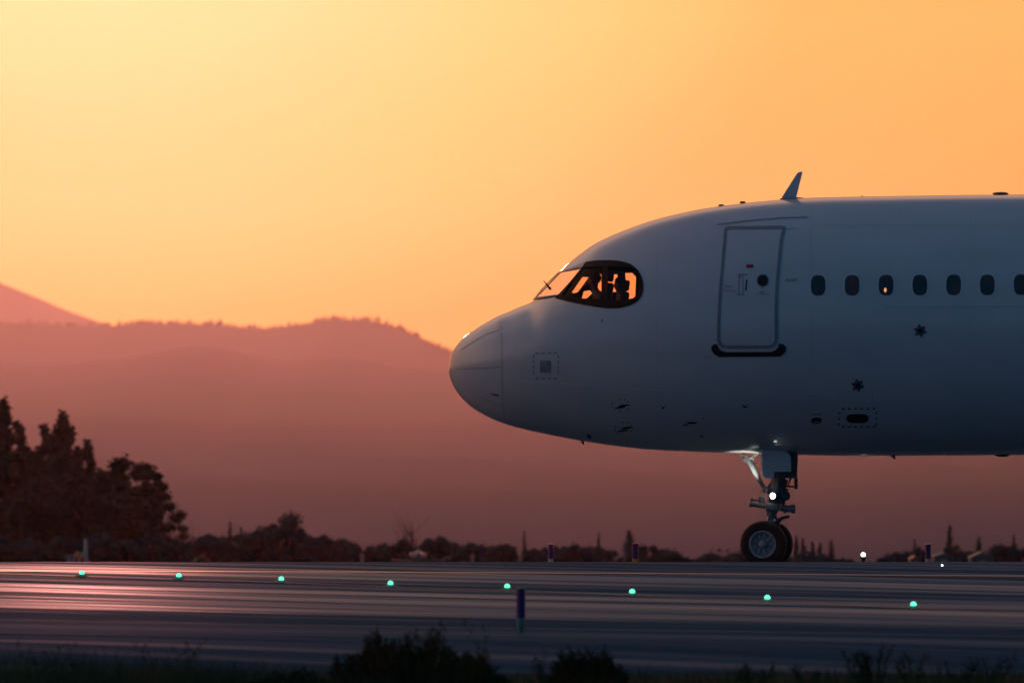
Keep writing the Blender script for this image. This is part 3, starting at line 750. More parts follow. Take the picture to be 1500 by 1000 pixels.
# ------------------------------------------------------------------ pilots and seats
def person(head, label, s=1.0, lean=0.0, turn=0.0):
    """seated figure facing -x; head = centre of the head"""
    bm = bmesh.new(); sk = bm.verts.layers.skin.verify()
    def V(x, y, z, r, root=False):
        v = bm.verts.new((x, y, z)); v[sk].radius = (r, r) if not isinstance(r, tuple) else r; v[sk].use_root = root; return v
    def E(a, b): bm.edges.new((a, b))
    pel = V(.16, 0, -.70, (.15, .13), True); wai = V(.15, 0, -.52, (.13, .12)); che = V(.11, 0, -.36, (.16, .13)); up = V(.08, 0, -.24, (.13, .09))
    nk = V(.03, 0, -.15, .055); nk2 = V(.02, 0, -.09, .055); h1 = V(.012, 0, -.03, (.075, .085)); h2 = V(.015, 0, .05, (.078, .095)); h3 = V(.02, 0, .11, (.045, .055))
    for a, b in ((pel, wai), (wai, che), (che, up), (up, nk), (nk, nk2), (nk2, h1), (h1, h2), (h2, h3)): E(a, b)
    chn = V(-.055, 0, -.075, .03); E(h1, chn); nos = V(-.10, 0, -.005, .014); E(h1, nos)
    for sd in (-1, 1):
        e = V(.03, sd * .085, .0, .014); E(h1, e)
        sh = V(.09, sd * .19, -.27, .06); el = V(-.02, sd * .26, -.50, .045); wr = V(-.24, sd * .20, -.52, .028); pm = V(-.31, sd * .19, -.51, .032)
        E(up, sh); E(sh, el); E(el, wr); E(wr, pm)
        for k in range(4):
            L = (.04, .046, .043, .034)[k]; yy = sd * (.165 + .016 * k)
            a = V(-.345, yy, -.505, .010); b = V(-.345 - L * .6, yy, -.515, .009); c = V(-.345 - L, yy, -.545, .008); E(pm, a); E(a, b); E(b, c)
        a = V(-.31, sd * .155, -.52, .011); b = V(-.345, sd * .14, -.54, .009); E(pm, a); E(a, b)
        hip = V(.12, sd * .10, -.74, .085); kn = V(-.32, sd * .12, -.70, .06); an = V(-.42, sd * .12, -1.08, .04); toe = V(-.55, sd * .12, -1.13, .035)
        E(pel, hip); E(hip, kn); E(kn, an); E(an, toe)
    bmesh.ops.transform(bm, matrix=Matrix.Rotation(turn, 4, 'Z') @ Matrix.Rotation(lean, 4, 'Y') @ Matrix.Scale(s, 4), verts=bm.verts[:])
    o = link('person', bm, M['shirt']); o.location = head
    md = o.modifiers.new('skin', 'SKIN'); sb = o.modifiers.new('sub', 'SUBSURF'); sb.levels = 1; sb.render_levels = 1
    bpy.context.view_layer.update(); dg = bpy.context.evaluated_depsgraph_get()
    me = bpy.data.meshes.new_from_object(o.evaluated_get(dg)); o.modifiers.clear(); o.data = me
    me.materials.clear(); me.materials.append(M['shirt']); me.materials.append(M['skin']); me.shade_smooth()
    for p in me.polygons: p.material_index = 1 if (p.center.z > -.14 * s or (p.center.x < -.24 * s and p.center.z > -.6 * s)) else 0
    tag(o, label, 'person')
    RR = Matrix.Rotation(turn, 4, 'Z') @ Matrix.Rotation(lean, 4, 'Y') @ Matrix.Scale(s, 4)
    b = bmesh.new(); v = sphere(b, (.028, 0, .055), (.108, .092, .098), 20, 12)
    bmesh.ops.delete(b, geom=[x for x in b.verts if x.co.x < -.045 and x.co.z < .07 or x.co.z < -.03], context='VERTS')
    bmesh.ops.transform(b, matrix=RR @ Matrix.Identity(4), verts=b.verts[:]); h = link('hair', b, M['hair'], smooth=True); h.parent = o
    b = bmesh.new(); path(b, [(.02, .10 * math.cos(t), .03 + .125 * math.sin(t)) for t in [math.pi * k / 10 for k in range(11)]], .010, 8)
    for sd in (-1, 1): tube(b, (.02, sd * .085, .0), (.02, sd * .118, .0), .038, .034, 16)
    path(b, [(.0, -.115, -.01), (-.07, -.09, -.05), (-.105, -.03, -.06)], .005, 6)
    bmesh.ops.transform(b, matrix=RR, verts=b.verts[:]); h = link('headset', b, M['black'], smooth=True); h.parent = o
    return o
person(G(868.5, 412.5, -.5), 'pilot in a shirt and headset leaning forward behind the front cockpit side window', 1.0, -.05)
person(G(906, 417.5, .45), 'pilot sitting upright with a headset behind the rear cockpit side window', .88, .05)
def seat(x, y, dy, label):
    e = empty('cockpit_seat', G(x, y, dy), label, 'seat', 'cockpit seats'); o = G(x, y, dy)
    b = bmesh.new(); box(b, o + Vector((.0, 0, .0)), (.13, .46, .60), Matrix.Rotation(.12, 4, 'Y')); bevel_all(b, .035, 3); link('backrest', b, M['seatcloth'], e, smooth=True)
    b = bmesh.new(); box(b, o + Vector((.05, 0, .40)), (.10, .27, .17), Matrix.Rotation(.12, 4, 'Y')); bevel_all(b, .035, 3); link('headrest', b, M['seatcloth'], e, smooth=True)
    b = bmesh.new(); box(b, o + Vector((-.25, 0, -.33)), (.5, .46, .12)); bevel_all(b, .035, 3); link('cushion', b, M['seatcloth'], e, smooth=True)
    b = bmesh.new(); box(b, o + Vector((-.22, 0, -.52)), (.25, .3, .3)); link('pedestal', b, M['dark'], e)
seat(890, 442, -.5, 'dark cockpit seat on the near side, its headrest behind the leaning pilot')
seat(913, 455, .45, 'dark cockpit seat on the far side behind the upright pilot')

for c in cuts: bpy.data.objects.remove(c, do_unlink=True)

# ------------------------------------------------------------------ taxiway lights, markers
def taxi_light(px, py, label):
    p = on_ground(px, py); e = empty('taxiway_light', p, label, 'light', 'green taxiway centre lights')
    b = bmesh.new(); lathe(b, [(0, .10), (.016, .095), (.024, .06), (.045, .03)], p, (0, 0, 1), 24); link('housing', b, M['darkmetal'], e, smooth=True)
    b = bmesh.new(); v = sphere(b, p + Vector((0, -.01, .052)), (.036, .036, .036), 16, 10); link('lens', b, M['green'], e, smooth=True)
    return e
NM = ['first from the left, below the pale post', 'second from the left, below the broad round tree', 'third from the left, below the ball-topped tree', 'fourth from the left, below the small parked jet',
      'just left of the near blue marker post', 'first to the right of the near blue marker post', 'below the nose wheels of the airliner', 'rightmost of the row, right of the nose wheels']
for (x, y), n in zip(LIGHTS, NM): taxi_light(x, y + 1.5, 'glowing green taxiway light ' + n)
def marker(px, top, Y, w, cap, label, base_m, grp='blue edge marker posts'):
    g = gz(Y) if Y > 170 else gz(Y); c = Vector(((px - 750) * Y / F, Y, g)); zt = CZ - (top - H) * Y / F; h = zt - g; r = w / 2 * Y / F
    e = empty('marker_post', c, label, 'marker post', grp)
    b = bmesh.new(); lathe(b, [(0, r * .45), (h * .08, r * .6), (h * .12, r * .9), (h * .33, r * .95)], c, (0, 0, 1), 20); link('base', b, base_m, e, smooth=True)
    b = bmesh.new(); lathe(b, [(h * .33, r), (h * .95, r), (h * .96, r)], c, (0, 0, 1), 20); link('post', b, M['blue'], e, smooth=True)
    b = bmesh.new(); lathe(b, [(h * .96, r * 1.02), (h * .985, r * .96), (h, r * .7)], c, (0, 0, 1), 20); link('cap', b, cap, e, smooth=True)
p = on_ground(763, 927)
marker(763, 859.5, p.y, 13.5, M['bluegreen'], 'blue marker post with a green base standing at the near runway edge', M['bluegreen'])
marker(807, 795.5, 184, 7.6, M['pale'], 'slim blue marker post with pale cap behind the runway crest under the airliner nose', M['pale'])
marker(930.5, 794.5, 183, 10, M['yellow'], 'blue marker post with yellow cap behind the runway crest, left of the nose wheels', M['yellow'])
marker(1359.5, 795.5, 184, 8.4, M['pale'], 'dark blue marker post behind the runway crest, right of the nose wheels', M['pale'])
def white_lamp(px, py, Y, r, label, name='edge_lamp', stem=True):
    g = gz(Y); c = Vector(((px - 750) * Y / F, Y, 0)); zc = CZ - (py - H) * Y / F
    e = empty(name, (c.x, Y, g), label, 'light'); b = bmesh.new()
    lathe(b, [(0, r * .9), (max(.01, zc - g - r * 3.0), r * .7), (max(.02, zc - g - r * 2.0), r * 1.0), (max(.03, zc - g - r * 1.2), r * 1.25), (max(.04, zc - g - r * .8), r * .9)], (c.x, Y, g), (0, 0, 1), 18); link('stand', b, M['black'], e, smooth=True)
    b = bmesh.new(); sphere(b, (c.x, Y, zc), r, 18, 12); link('globe', b, M['lamp2'], e, smooth=True)
white_lamp(1264.5, 812, 186, .037, 'lit white globe lamp on a dark stand right of the nose wheels')
white_lamp(790, 823.6, 168, .014, 'tiny lit lamp on the runway crest beside the slim marker post', 'inset_lamp')
bpy.data.objects['inset_lamp'].location.z = gz(168)
pp = on_ground(1380, 829.5); e = empty('inset_lamp', pp, 'tiny pale lamp set in the runway below the right marker post', 'light')
b = bmesh.new(); lathe(b, [(0, .04), (.008, .035), (.012, .02)], pp, (0, 0, 1), 16); link('housing', b, M['darkmetal'], e)
b = bmesh.new(); sphere(b, pp + Vector((0, -.01, .018)), (.014, .014, .012), 12, 8); link('globe', b, M['lamp2'], e)

# ------------------------------------------------------------------ trees
def blob_leaves(bm, c, rad, n, size, seed=0):
    """leaf clumps scattered through an uneven ellipsoid"""
    rnd = random.Random(seed)
    vs = bmesh.ops.create_icosphere(bm, subdivisions=2, radius=1)['verts']
    for v in vs:
        d = v.co.normalized(); k = .64 * (1 + .28 * noise.noise(Vector((d.x * 2.2, d.y * 2.2, d.z * 2.2 + seed)))) * (1 + .25 * noise.noise(d * 5 + Vector((seed, 0, 0))))
        v.co = Vector(c) + Vector((d.x * rad[0], d.y * rad[1], d.z * rad[2])) * k
    for i in range(n):
        while True:
            d = Vector((rnd.uniform(-1, 1), rnd.uniform(-1, 1), rnd.uniform(-1, 1)))
            if .05 < d.length < 1: break
        d.normalize(); k = rnd.random() ** .45
        b = 1 + .28 * noise.noise(Vector((d.x * 2.2, d.y * 2.2, d.z * 2.2 + seed)))
        p = Vector(c) + Vector((d.x * rad[0], d.y * rad[1], d.z * rad[2])) * k * b
        s = size * rnd.uniform(.6, 1.3); m = Matrix.Rotation(rnd.uniform(0, 6.3), 3, 'Z') @ Matrix.Rotation(rnd.uniform(0, 3.1), 3, 'X')
        q = [p + m @ Vector(v) * s for v in ((-.5, 0, 0), (0, -.28, .05), (.55, 0, 0), (0, .3, -.05))]
        bm.faces.new([bm.verts.new(v) for v in q])
def crown_round(h, r, n, size, seed, low=.1):
    bm = bmesh.new(); rnd = random.Random(seed); m = max(7, int(n / 130))
    for i in range(m):
        a = rnd.uniform(0, 6.28); t = rnd.random(); zz = h * (low + (.95 - low) * t); rr = r * math.sin(math.pi * min(1, .22 + .72 * t)) * rnd.uniform(.2, .75)
        cr = r * rnd.uniform(.34, .55)
        blob_leaves(bm, (rr * math.cos(a), rr * math.sin(a), min(zz, h - cr * .8)), (cr, cr, cr * .8), int(n / m), size, seed * 31 + i)
    return bm
def crown_conifer(h, r, n, size, seed):
    bm = bmesh.new(); rnd = random.Random(seed); m = 26
    for i in range(m):
        t = i / (m - 1); rr = r * 1.15 * (1 - t) ** .6 * rnd.uniform(.55, 1.0); a = rnd.uniform(0, 6.28); z = h * (.06 + .9 * t); c = max(r * .10, rr * .55)
        blob_leaves(bm, (rr * .5 * math.cos(a), rr * .5 * math.sin(a), z), (c, c, h * .06), int(n / m), size, seed * 17 + i)
        if i % 2 == 0 and t < .9:
            blob_leaves(bm, (rr * math.cos(a + 2.5), rr * math.sin(a + 2.5), z), (c * .6, c * .6, h * .03), int(n / m / 2), size, seed * 13 + i)
    blob_leaves(bm, (0, 0, h * .97), (r * .06, r * .06, h * .04), 14, size * .7, seed)
    return bm
def crown_cypress(h, r, n, size, seed):
    bm = bmesh.new(); m = 14
    for i in range(m):
        t = i / (m - 1); rr = r * (math.sin(math.pi * (.25 + .72 * t)) ** .8) * (1 + .25 * noise.noise(Vector((i * .9, seed, 0))))
        blob_leaves(bm, (r * .2 * noise.noise(Vector((i * .7, seed, 3))), 0, h * (.04 + .92 * t)), (rr, rr, h * .06), int(n / m), size, seed * 19 + i)
    return bm
def crown_pine(h, r, n, size, seed):
    bm = bmesh.new(); blob_leaves(bm, (0, 0, h - r * .85), (r, r, r * .85), n, size, seed); return bm
def crown_bush(h, r, n, size, seed):
    bm = bmesh.new(); rnd = random.Random(seed); m = max(16, int(n / 26))
    for i in range(m):
        t = (i + .5) / m; x = r * rnd.uniform(-.8, .8); lim = h * (1 - .35 * abs(x / r) ** 2.2) * rnd.uniform(.84, 1.0); cr = r * rnd.uniform(.3, .46)
        blob_leaves(bm, (x, r * rnd.uniform(-.6, .6), (lim - cr * .8) * (1 if rnd.random() < .4 else rnd.uniform(.4, 1))), (cr, cr, cr * .85), int(n / m), size, seed * 23 + i)
    return bm
KIND = {'round': crown_round, 'conifer': crown_conifer, 'cypress': crown_cypress, 'pine': crown_pine, 'bush': crown_bush}
def tree(kind, px, top, wpx, Y, label, m, n=700, name=None, grp=None, seed=None):
    sc = Y / F; g = gz(Y) - .2; x = (px - 750) * sc; h = CZ - (top - H) * sc - g; r = wpx / 2 * sc
    seed = seed or int(px * 7 + top) % 9999
    nm = name or {'round': 'broadleaf_tree', 'conifer': 'conifer_tree', 'cypress': 'cypress_tree', 'pine': 'umbrella_tree', 'bush': 'shrub'}[kind]
    e = empty(nm, (x, Y, g), label, 'shrub' if kind == 'bush' else 'tree', grp)
    size = max(r * .15, 4.0 * sc)
    c = KIND[kind](h, r, n, size, seed); bmesh.ops.translate(c, verts=c.verts[:], vec=(x, Y, g)); link('crown', c, m, e)
    b = bmesh.new(); rt = max(.06, min(h * .022, r * .15)); rnd = random.Random(seed)
    path(b, [(x, Y, g), (x + rt * .3, Y, g + h * .35), (x - rt * .2, Y, g + h * .7), (x, Y, g + h * .93)], [rt, rt * .8, rt * .5, rt * .15], 8)
    if kind in ('round', 'pine', 'bush'):
        for k in range(5):
            a = rnd.uniform(0, 6.28); z0 = g + h * rnd.uniform(.2, .6)
            path(b, [(x, Y, z0), (x + r * .35 * math.cos(a), Y + r * .35 * math.sin(a), z0 + h * .12), (x + r * .65 * math.cos(a), Y + r * .65 * math.sin(a), z0 + h * .22)], [rt * .5, rt * .35, rt * .15], 6)
    link('trunk', b, M['bark'], e)
    return e
BT = 'tall trees at the left beyond the runway'
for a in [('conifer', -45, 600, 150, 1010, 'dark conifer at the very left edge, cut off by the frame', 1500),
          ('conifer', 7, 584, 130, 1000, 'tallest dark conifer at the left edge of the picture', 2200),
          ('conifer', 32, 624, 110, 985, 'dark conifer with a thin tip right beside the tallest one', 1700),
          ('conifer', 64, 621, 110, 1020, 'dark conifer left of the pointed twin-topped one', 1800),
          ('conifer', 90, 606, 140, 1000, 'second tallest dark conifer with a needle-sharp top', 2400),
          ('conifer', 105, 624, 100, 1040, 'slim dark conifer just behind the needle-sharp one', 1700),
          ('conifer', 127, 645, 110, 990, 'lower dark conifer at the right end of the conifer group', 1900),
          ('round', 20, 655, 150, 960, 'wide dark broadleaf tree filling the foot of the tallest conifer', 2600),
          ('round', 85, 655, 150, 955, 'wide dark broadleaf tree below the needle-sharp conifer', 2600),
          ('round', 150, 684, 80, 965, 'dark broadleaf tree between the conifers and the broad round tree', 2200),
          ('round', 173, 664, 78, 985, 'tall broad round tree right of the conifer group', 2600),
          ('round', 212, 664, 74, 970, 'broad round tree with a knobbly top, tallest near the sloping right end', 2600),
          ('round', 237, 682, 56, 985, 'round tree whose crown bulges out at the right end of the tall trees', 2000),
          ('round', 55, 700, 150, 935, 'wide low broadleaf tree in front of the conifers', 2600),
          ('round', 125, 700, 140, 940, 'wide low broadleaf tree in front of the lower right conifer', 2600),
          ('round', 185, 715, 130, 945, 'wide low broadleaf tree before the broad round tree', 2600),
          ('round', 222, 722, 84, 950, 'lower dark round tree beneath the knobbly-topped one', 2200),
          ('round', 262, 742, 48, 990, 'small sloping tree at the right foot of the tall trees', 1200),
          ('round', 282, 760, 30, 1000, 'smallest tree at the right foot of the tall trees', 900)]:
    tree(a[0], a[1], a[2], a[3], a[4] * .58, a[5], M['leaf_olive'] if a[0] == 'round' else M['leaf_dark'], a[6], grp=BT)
HG = 'clipped hedge mounds in front of the tall trees'
for px, top, w, lb in [(-10, 776, 70, 'low bluish hedge mound at the left edge below the tallest conifer'), (45, 780, 70, 'low hedge mound below the second broadleaf crown'), (95, 778, 66, 'hedge mound behind the pale post'),
                       (145, 775, 66, 'reddish dark hedge mound right of the pale post'), (190, 782, 50, 'narrow hedge mound left of the paler domed one'), (222, 777, 56, 'paler domed hedge mound under the broad round tree'),
                       (265, 783, 50, 'hedge mound at the right foot of the tall trees')]:
    tree('bush', px, top, w, 535, lb, M['leaf_blue'], 900, 'hedge_mound', HG)
TL = 'low tree line beyond the runway'
WF = 1.5
rest = 'low dark shrub of the tree line between the tall trees and the small parked jet'
for a in [('bush', 300, 781, 46, 'dark shrub just right of the tall trees'), ('bush', 322, 785, 42, 'flat dark shrub left of the two thin cypresses'),
          ('cypress', 337, 764, 12, 'thin pointed cypress, left and taller of the close pair'), ('cypress', 353, 773, 11, 'thin pointed cypress, right and shorter of the close pair'),
          ('bush', 350, 783, 50, 'dark shrub at the foot of the two thin cypresses'), ('bush', 378, 771, 52, 'rising dark shrub right of the two thin cypresses'), ('bush', 403, 767, 46, 'dark shrub leaning up to the ball-topped tree'),
          ('bush', 410, 763, 34, 'dark shrub merging into the left of the ball-topped tree'), ('pine', 425.5, 750, 33, 'ball-topped tree standing highest in the low tree line'), ('bush', 432, 774, 46, 'dark shrub around the foot of the ball-topped tree'), ('bush', 455, 787, 50, 'low dark shrub right of the ball-topped tree'),
          ('bush', 478, 784, 36, 'rounded dark shrub left of the gap before the small parked jet'), ('bush', 502, 787, 34, 'smaller rounded dark shrub right beside the larger rounded one'), ('bush', 530, 798, 40, 'very low shrub behind the pale box'),
          ('bush', 556, 793, 40, 'low shrub left of the bare-branched tree'), ('bush', 586, 789, 40, 'shrub at the foot of the bare-branched tree'), ('bush', 615, 795, 40, 'low shrub behind the small parked jet'),
          ('bush', 638, 784, 36, 'rounded shrub right of the small parked jet'), ('bush', 663, 795, 32, 'low shrub filling the dip right of the rounded shrub'), ('bush', 693, 795, 44, 'wide low shrub under the tip of the airliner nose'),
          ('bush', 730, 796, 48, 'wide low shrub under the nose, left of the dark spike'), ('cypress', 768, 779, 10, 'thin cypress spike left of the slim marker post'), ('bush', 768, 800, 40, 'low shrub around the foot of the left cypress spike'),
          ('bush', 802, 795, 44, 'low shrub behind the slim marker post'), ('bush', 838, 794, 44, 'low shrub halfway between the two left marker posts'), ('bush', 868, 795, 40, 'low shrub around the foot of the right cypress spike'),
          ('cypress', 877, 782, 9, 'thin cypress spike left of the yellow-capped marker post'), ('bush', 892, 803, 28, 'small shrub at the gap left of the yellow-capped marker post'),
          ('cypress', 922, 779, 26, 'stout dark tree right behind the yellow-capped marker post'), ('bush', 942, 790, 34, 'shrub right of the yellow-capped marker post'), ('bush', 974, 802, 46, 'flat-topped shrub between yellow-capped post and nose wheels'),
          ('bush', 1008, 812, 20, 'tiny shrub in the gap left of the nose wheels'), ('bush', 1028, 817, 20, 'tiniest shrub in the gap left of the nose wheels'), ('bush', 1068, 801, 72, 'broad mound-shaped shrub touching the nose wheels at the left'), ('bush', 1100, 803, 50, 'shrub hidden behind the nose wheels'),
          ('cypress', 1166, 786, 12, 'spiky tree immediately right of the nose wheels'), ('cypress', 1176, 790, 15, 'second spiky tree right of the nose wheels'), ('cypress', 1190, 795, 18, 'third spiky tree right of the nose wheels'), ('cypress', 1201, 797, 14, 'fourth spiky tree right of the nose wheels'),
          ('cypress', 1218, 792, 15, 'pointed tree left of the lit white globe lamp'), ('bush', 1185, 806, 60, 'low shrub under the spiky trees'), ('bush', 1236, 815, 36, 'very low shrub left of the lit white globe lamp'),
          ('bush', 1292, 815, 36, 'very low shrub right of the lit white globe lamp'), ('bush', 1318, 806, 40, 'shrub rising between white globe lamp and right marker post'), ('bush', 1344, 800, 40, 'shrub right behind the right marker post'),
          ('cypress', 1340, 791, 8, 'thin cypress left of the right marker post'), ('bush', 1378, 808, 34, 'low shrub right of the right marker post'), ('cypress', 1391, 770, 15, 'tall slim tree, highest at the right side'),
          ('bush', 1395, 794, 24, 'dark shrub at the foot of the tall slim tree'), ('bush', 1412, 805, 40, 'low shrub between the tall slim tree and the stout one'), ('cypress', 1434, 787, 18, 'short stout tree right of the tall slim tree'),
          ('bush', 1470, 795, 42, 'dark dense shrub left of the right frame edge'), ('bush', 1496, 796, 40, 'dark dense shrub at the right frame edge'), ('cypress', 1485, 785, 6, 'needle-thin tree above the dense shrubs at the right edge')]:
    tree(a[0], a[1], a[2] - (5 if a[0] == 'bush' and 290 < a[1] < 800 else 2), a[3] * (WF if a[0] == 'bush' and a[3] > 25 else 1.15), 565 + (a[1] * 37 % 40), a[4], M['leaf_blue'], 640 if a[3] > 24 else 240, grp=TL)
# bare tree behind the small jet
Y = 580; sc = Y / F; g = gz(Y); x0 = (601 - 750) * sc
e = empty('bare_tree', (x0, Y, g), 'bare-branched tree with thin upright twigs left of the small parked jet', 'tree', TL)
b = bmesh.new(); path(b, [(x0, Y, g), (x0 + .1, Y, g + 2), (x0 + .1, Y, CZ - (764 - H) * sc)], [.08, .05, .02], 7); link('trunk', b, M['bark'], e)
b = bmesh.new()
for k in range(26):
    z0 = random.uniform(.35, .8); a = random.uniform(-1, 1); L = random.uniform(.5, 1.4); zz = g + (CZ - (764 - H) * sc - g) * z0
    path(b, [(x0, Y, zz), (x0 + a * L * .6, Y + random.uniform(-.5, .5), zz + L * .5), (x0 + a * L, Y + random.uniform(-.8, .8), zz + L)], [.018, .014, .008], 5)
link('branches', b, M['bark'], e)

# ------------------------------------------------------------------ far pale things
Y = 545; sc = Y / F; zj = gz(Y)
def J(px, py, dy=0): return Vector(((px - 750) * sc, Y + dy, CZ - (py - H) * sc))
jet = empty('small_jet', (J(612, 0).x, Y, zj), 'small pale jet parked head-on before the low tree line', 'airplane')
b = bmesh.new(); lathe(b, [(a_ * .374, r_ * .374) for a_, r_ in [(-1.2, .08), (-1.1, .3), (-.7, .5), (0, .62), (5, .62), (8, .3), (9, .1)]], J(612, 813), (0, 1, 0), 28); link('fuselage', b, M['dull'], jet, smooth=True)
for s in (-1, 1):
    b = bmesh.new(); c = J(612 + s * 9.2, 813.5, 1.5); lathe(b, [(0, .088), (.04, .128), (.45, .132), (.84, .08)], c, (0, 1, 0), 20); link('engine', b, mat('engine_copper', (.5, .32, .28), .3), jet, smooth=True)
    b = bmesh.new(); box(b, J(612 + s * 22, 820.5, 1.0), (1.17, .56, .05), Matrix.Rotation(s * -.05, 4, 'Y')); link('wing', b, M['dull'], jet)
    b = bmesh.new(); tube(b, J(612 + s * 12, 822, 1.0), J(612 + s * 12, 836, 1.0), .028); link('landing_gear', b, M['darkmetal'], jet)
b = bmesh.new(); box(b, J(612, 803, 2.9), (.036, .45, .57)); link('tail_fin', b, M['dull'], jet)
b = bmesh.new(); box(b, J(612, 809.5, -.14), (.23, .11, .068), Matrix.Rotation(.4, 4, 'X')); link('windshield', b, M['win'], jet)
def cabinet(name, px, top, w, Yc, m, label, cat='cabinet', gable=0, d=1.0):
    sc = Yc / F; g = gz(Yc) - .05; x = (px - 750) * sc; zt = CZ - (top - H) * sc; W = w * sc
    e = empty(name, (x, Yc, g), label, cat)
    b = bmesh.new(); box(b, (x, Yc, (g + zt) / 2), (W, d, zt - g)); bevel_all(b, W * .05, 2); link('housing' if not gable else 'wall', b, m, e)
    b = bmesh.new()
    if gable:
        vs = [b.verts.new(v) for v in ((x - W*.55, Yc - d*.55, zt + .003), (x + W*.55, Yc - d*.55, zt + .003), (x, Yc - d*.55, zt + gable * sc), (x - W*.55, Yc + d*.55, zt + .003), (x + W*.55, Yc + d*.55, zt + .003), (x, Yc + d*.55, zt + gable * sc))]
        for f in ((0, 1, 2), (5, 4, 3), (0, 2, 5, 3), (1, 4, 5, 2), (0, 3, 4, 1)): b.faces.new([vs[i] for i in f])
    else: box(b, (x, Yc, zt + W * .03), (W * 1.06, d * 1.06, W * .06))
    link('roof' if gable else 'lid', b, m, e)
    b = bmesh.new(); box(b, (x, Yc - d/2 - .004, (g + zt) / 2), (W * .35, .02, (zt - g) * .8)); link('door', b, M['seal'], e)
cabinet('equipment_cabinet', 103, 813, 12, 520, M['cabinet'], 'small blue-grey cabinet left of the pale post')
cabinet('equipment_cabinet', 530, 812, 5, 545, M['dull'], 'small pale box left of the small parked jet')
cabinet('equipment_cabinet', 692, 812, 5, 545, M['dull'], 'small pale box under the tip of the airliner nose')
cabinet('garden_shed', 1437, 816, 34, 556, M['cabinet'], 'low bluish shed with gabled roof below the short stout tree', 'shed', 9, 2.5)
cabinet('garden_shed', 1381, 814, 30, 556, M['cabinet'], 'low bluish shed right of the right marker post', 'shed', 5, 2.5)
cabinet('garden_shed', 1339, 818, 14, 556, mat('shed_pinkish', (.14, .10, .10), .6), 'small pinkish shed left of the right marker post', 'shed', 5, 3)
Y = 516; sc = Y / F; x = (125.5 - 750) * sc; g = gz(Y)
e = empty('signal_post', (x, Y, g), 'slim pale post with an orange panel near its foot before the hedges at the left', 'post')
b = bmesh.new(); tube(b, (x, Y, g), (x, Y, CZ - (789 - H) * sc), .11, .07, 12); link('post', b, M['pale'], e)
b = bmesh.new(); box(b, (x - .30, Y - .1, CZ - (813.5 - H) * sc), (.42, .2, .3), Matrix.Rotation(.5, 4, 'Y')); bevel_all(b, .05, 2); link('panel', b, M['orange'], e)
b = bmesh.new(); tube(b, (x, Y, CZ - (808 - H) * sc), (x - .3, Y - .1, CZ - (812 - H) * sc), .05); tube(b, (x - .35, Y, g), (x - .28, Y - .05, CZ - (815 - H) * sc), .05); link('bracket', b, M['pale'], e)

# ------------------------------------------------------------------ near plants
def spray_bush(name, px, top, w, Y, label, seed, shoots, m=None):
    rnd = random.Random(seed); sc = Y / F; g = gz(Y) - .02; x = (px - 750) * sc; zt = CZ - (top - H) * sc; r = w / 2 * sc; h = zt - g
    e = empty(name, (x, Y, g), label, 'bush'); lf = bmesh.new(); st = bmesh.new()
    for i in range(shoots):
        a = rnd.uniform(0, 6.28); q = rnd.random() ** .6; ex = x + r * q * math.cos(a); ey = Y + r * .6 * q * math.sin(a)
        hh = h * math.sqrt(max(.05, 1 - q * q * .85)) * rnd.uniform(.55, .95) * (.86 + .45 * noise.noise(Vector((ex * 5.5, ey * 2, seed))))
        if i % 13 == 0: hh *= 1.18
        tip = Vector((ex + rnd.uniform(-.04, .04), ey, g + hh)); root = Vector((x + (ex - x) * .3, Y + (ey - Y) * .3, g))
        mid = root.lerp(tip, .55) + Vector(((ex - x) * .25, (ey - Y) * .25, 0))
        path(st, [root, mid, tip], [.010, .007, .003], 5)
        for k in range(34):
            t = rnd.uniform(.25, 1.02); p = mid.lerp(tip, (t - .5) * 2) if t > .5 else root.lerp(mid, t * 2)
            d = (Vector((rnd.uniform(-1, 1), rnd.uniform(-1, 1), rnd.uniform(-.1, 1.1)))).normalized(); L = rnd.uniform(.02, .045); s = d.orthogonal().normalized() * L * .24
            b0 = lf.verts.new(p); b1 = lf.verts.new(p + d * L * .5 + s); b2 = lf.verts.new(p + d * L); b3 = lf.verts.new(p + d * L * .5 - s); lf.faces.new((b0, b1, b2, b3))
    link('foliage', lf, m or M['leaf_near'], e); link('stems', st, M['bark'], e)
spray_bush('juniper_bush', 598, 912, 262, 97, 'large dark green bush in the foreground below the near marker post', 5, 520)
spray_bush('juniper_bush', 708, 958, 80, 96, 'small dark sprig bush leaning on the right side of the large bush', 6, 110)
spray_bush('juniper_bush', 860, 935, 130, 97, 'medium dark green bush in the foreground right of the large one', 8, 240)
spray_bush('juniper_bush', 425, 970, 130, 96, 'low dark green bush in the foreground left of the large one', 9, 170)
spray_bush('juniper_bush', 340, 990, 70, 96, 'lowest dark bush, a cropped tuft left of the low one', 10, 70)
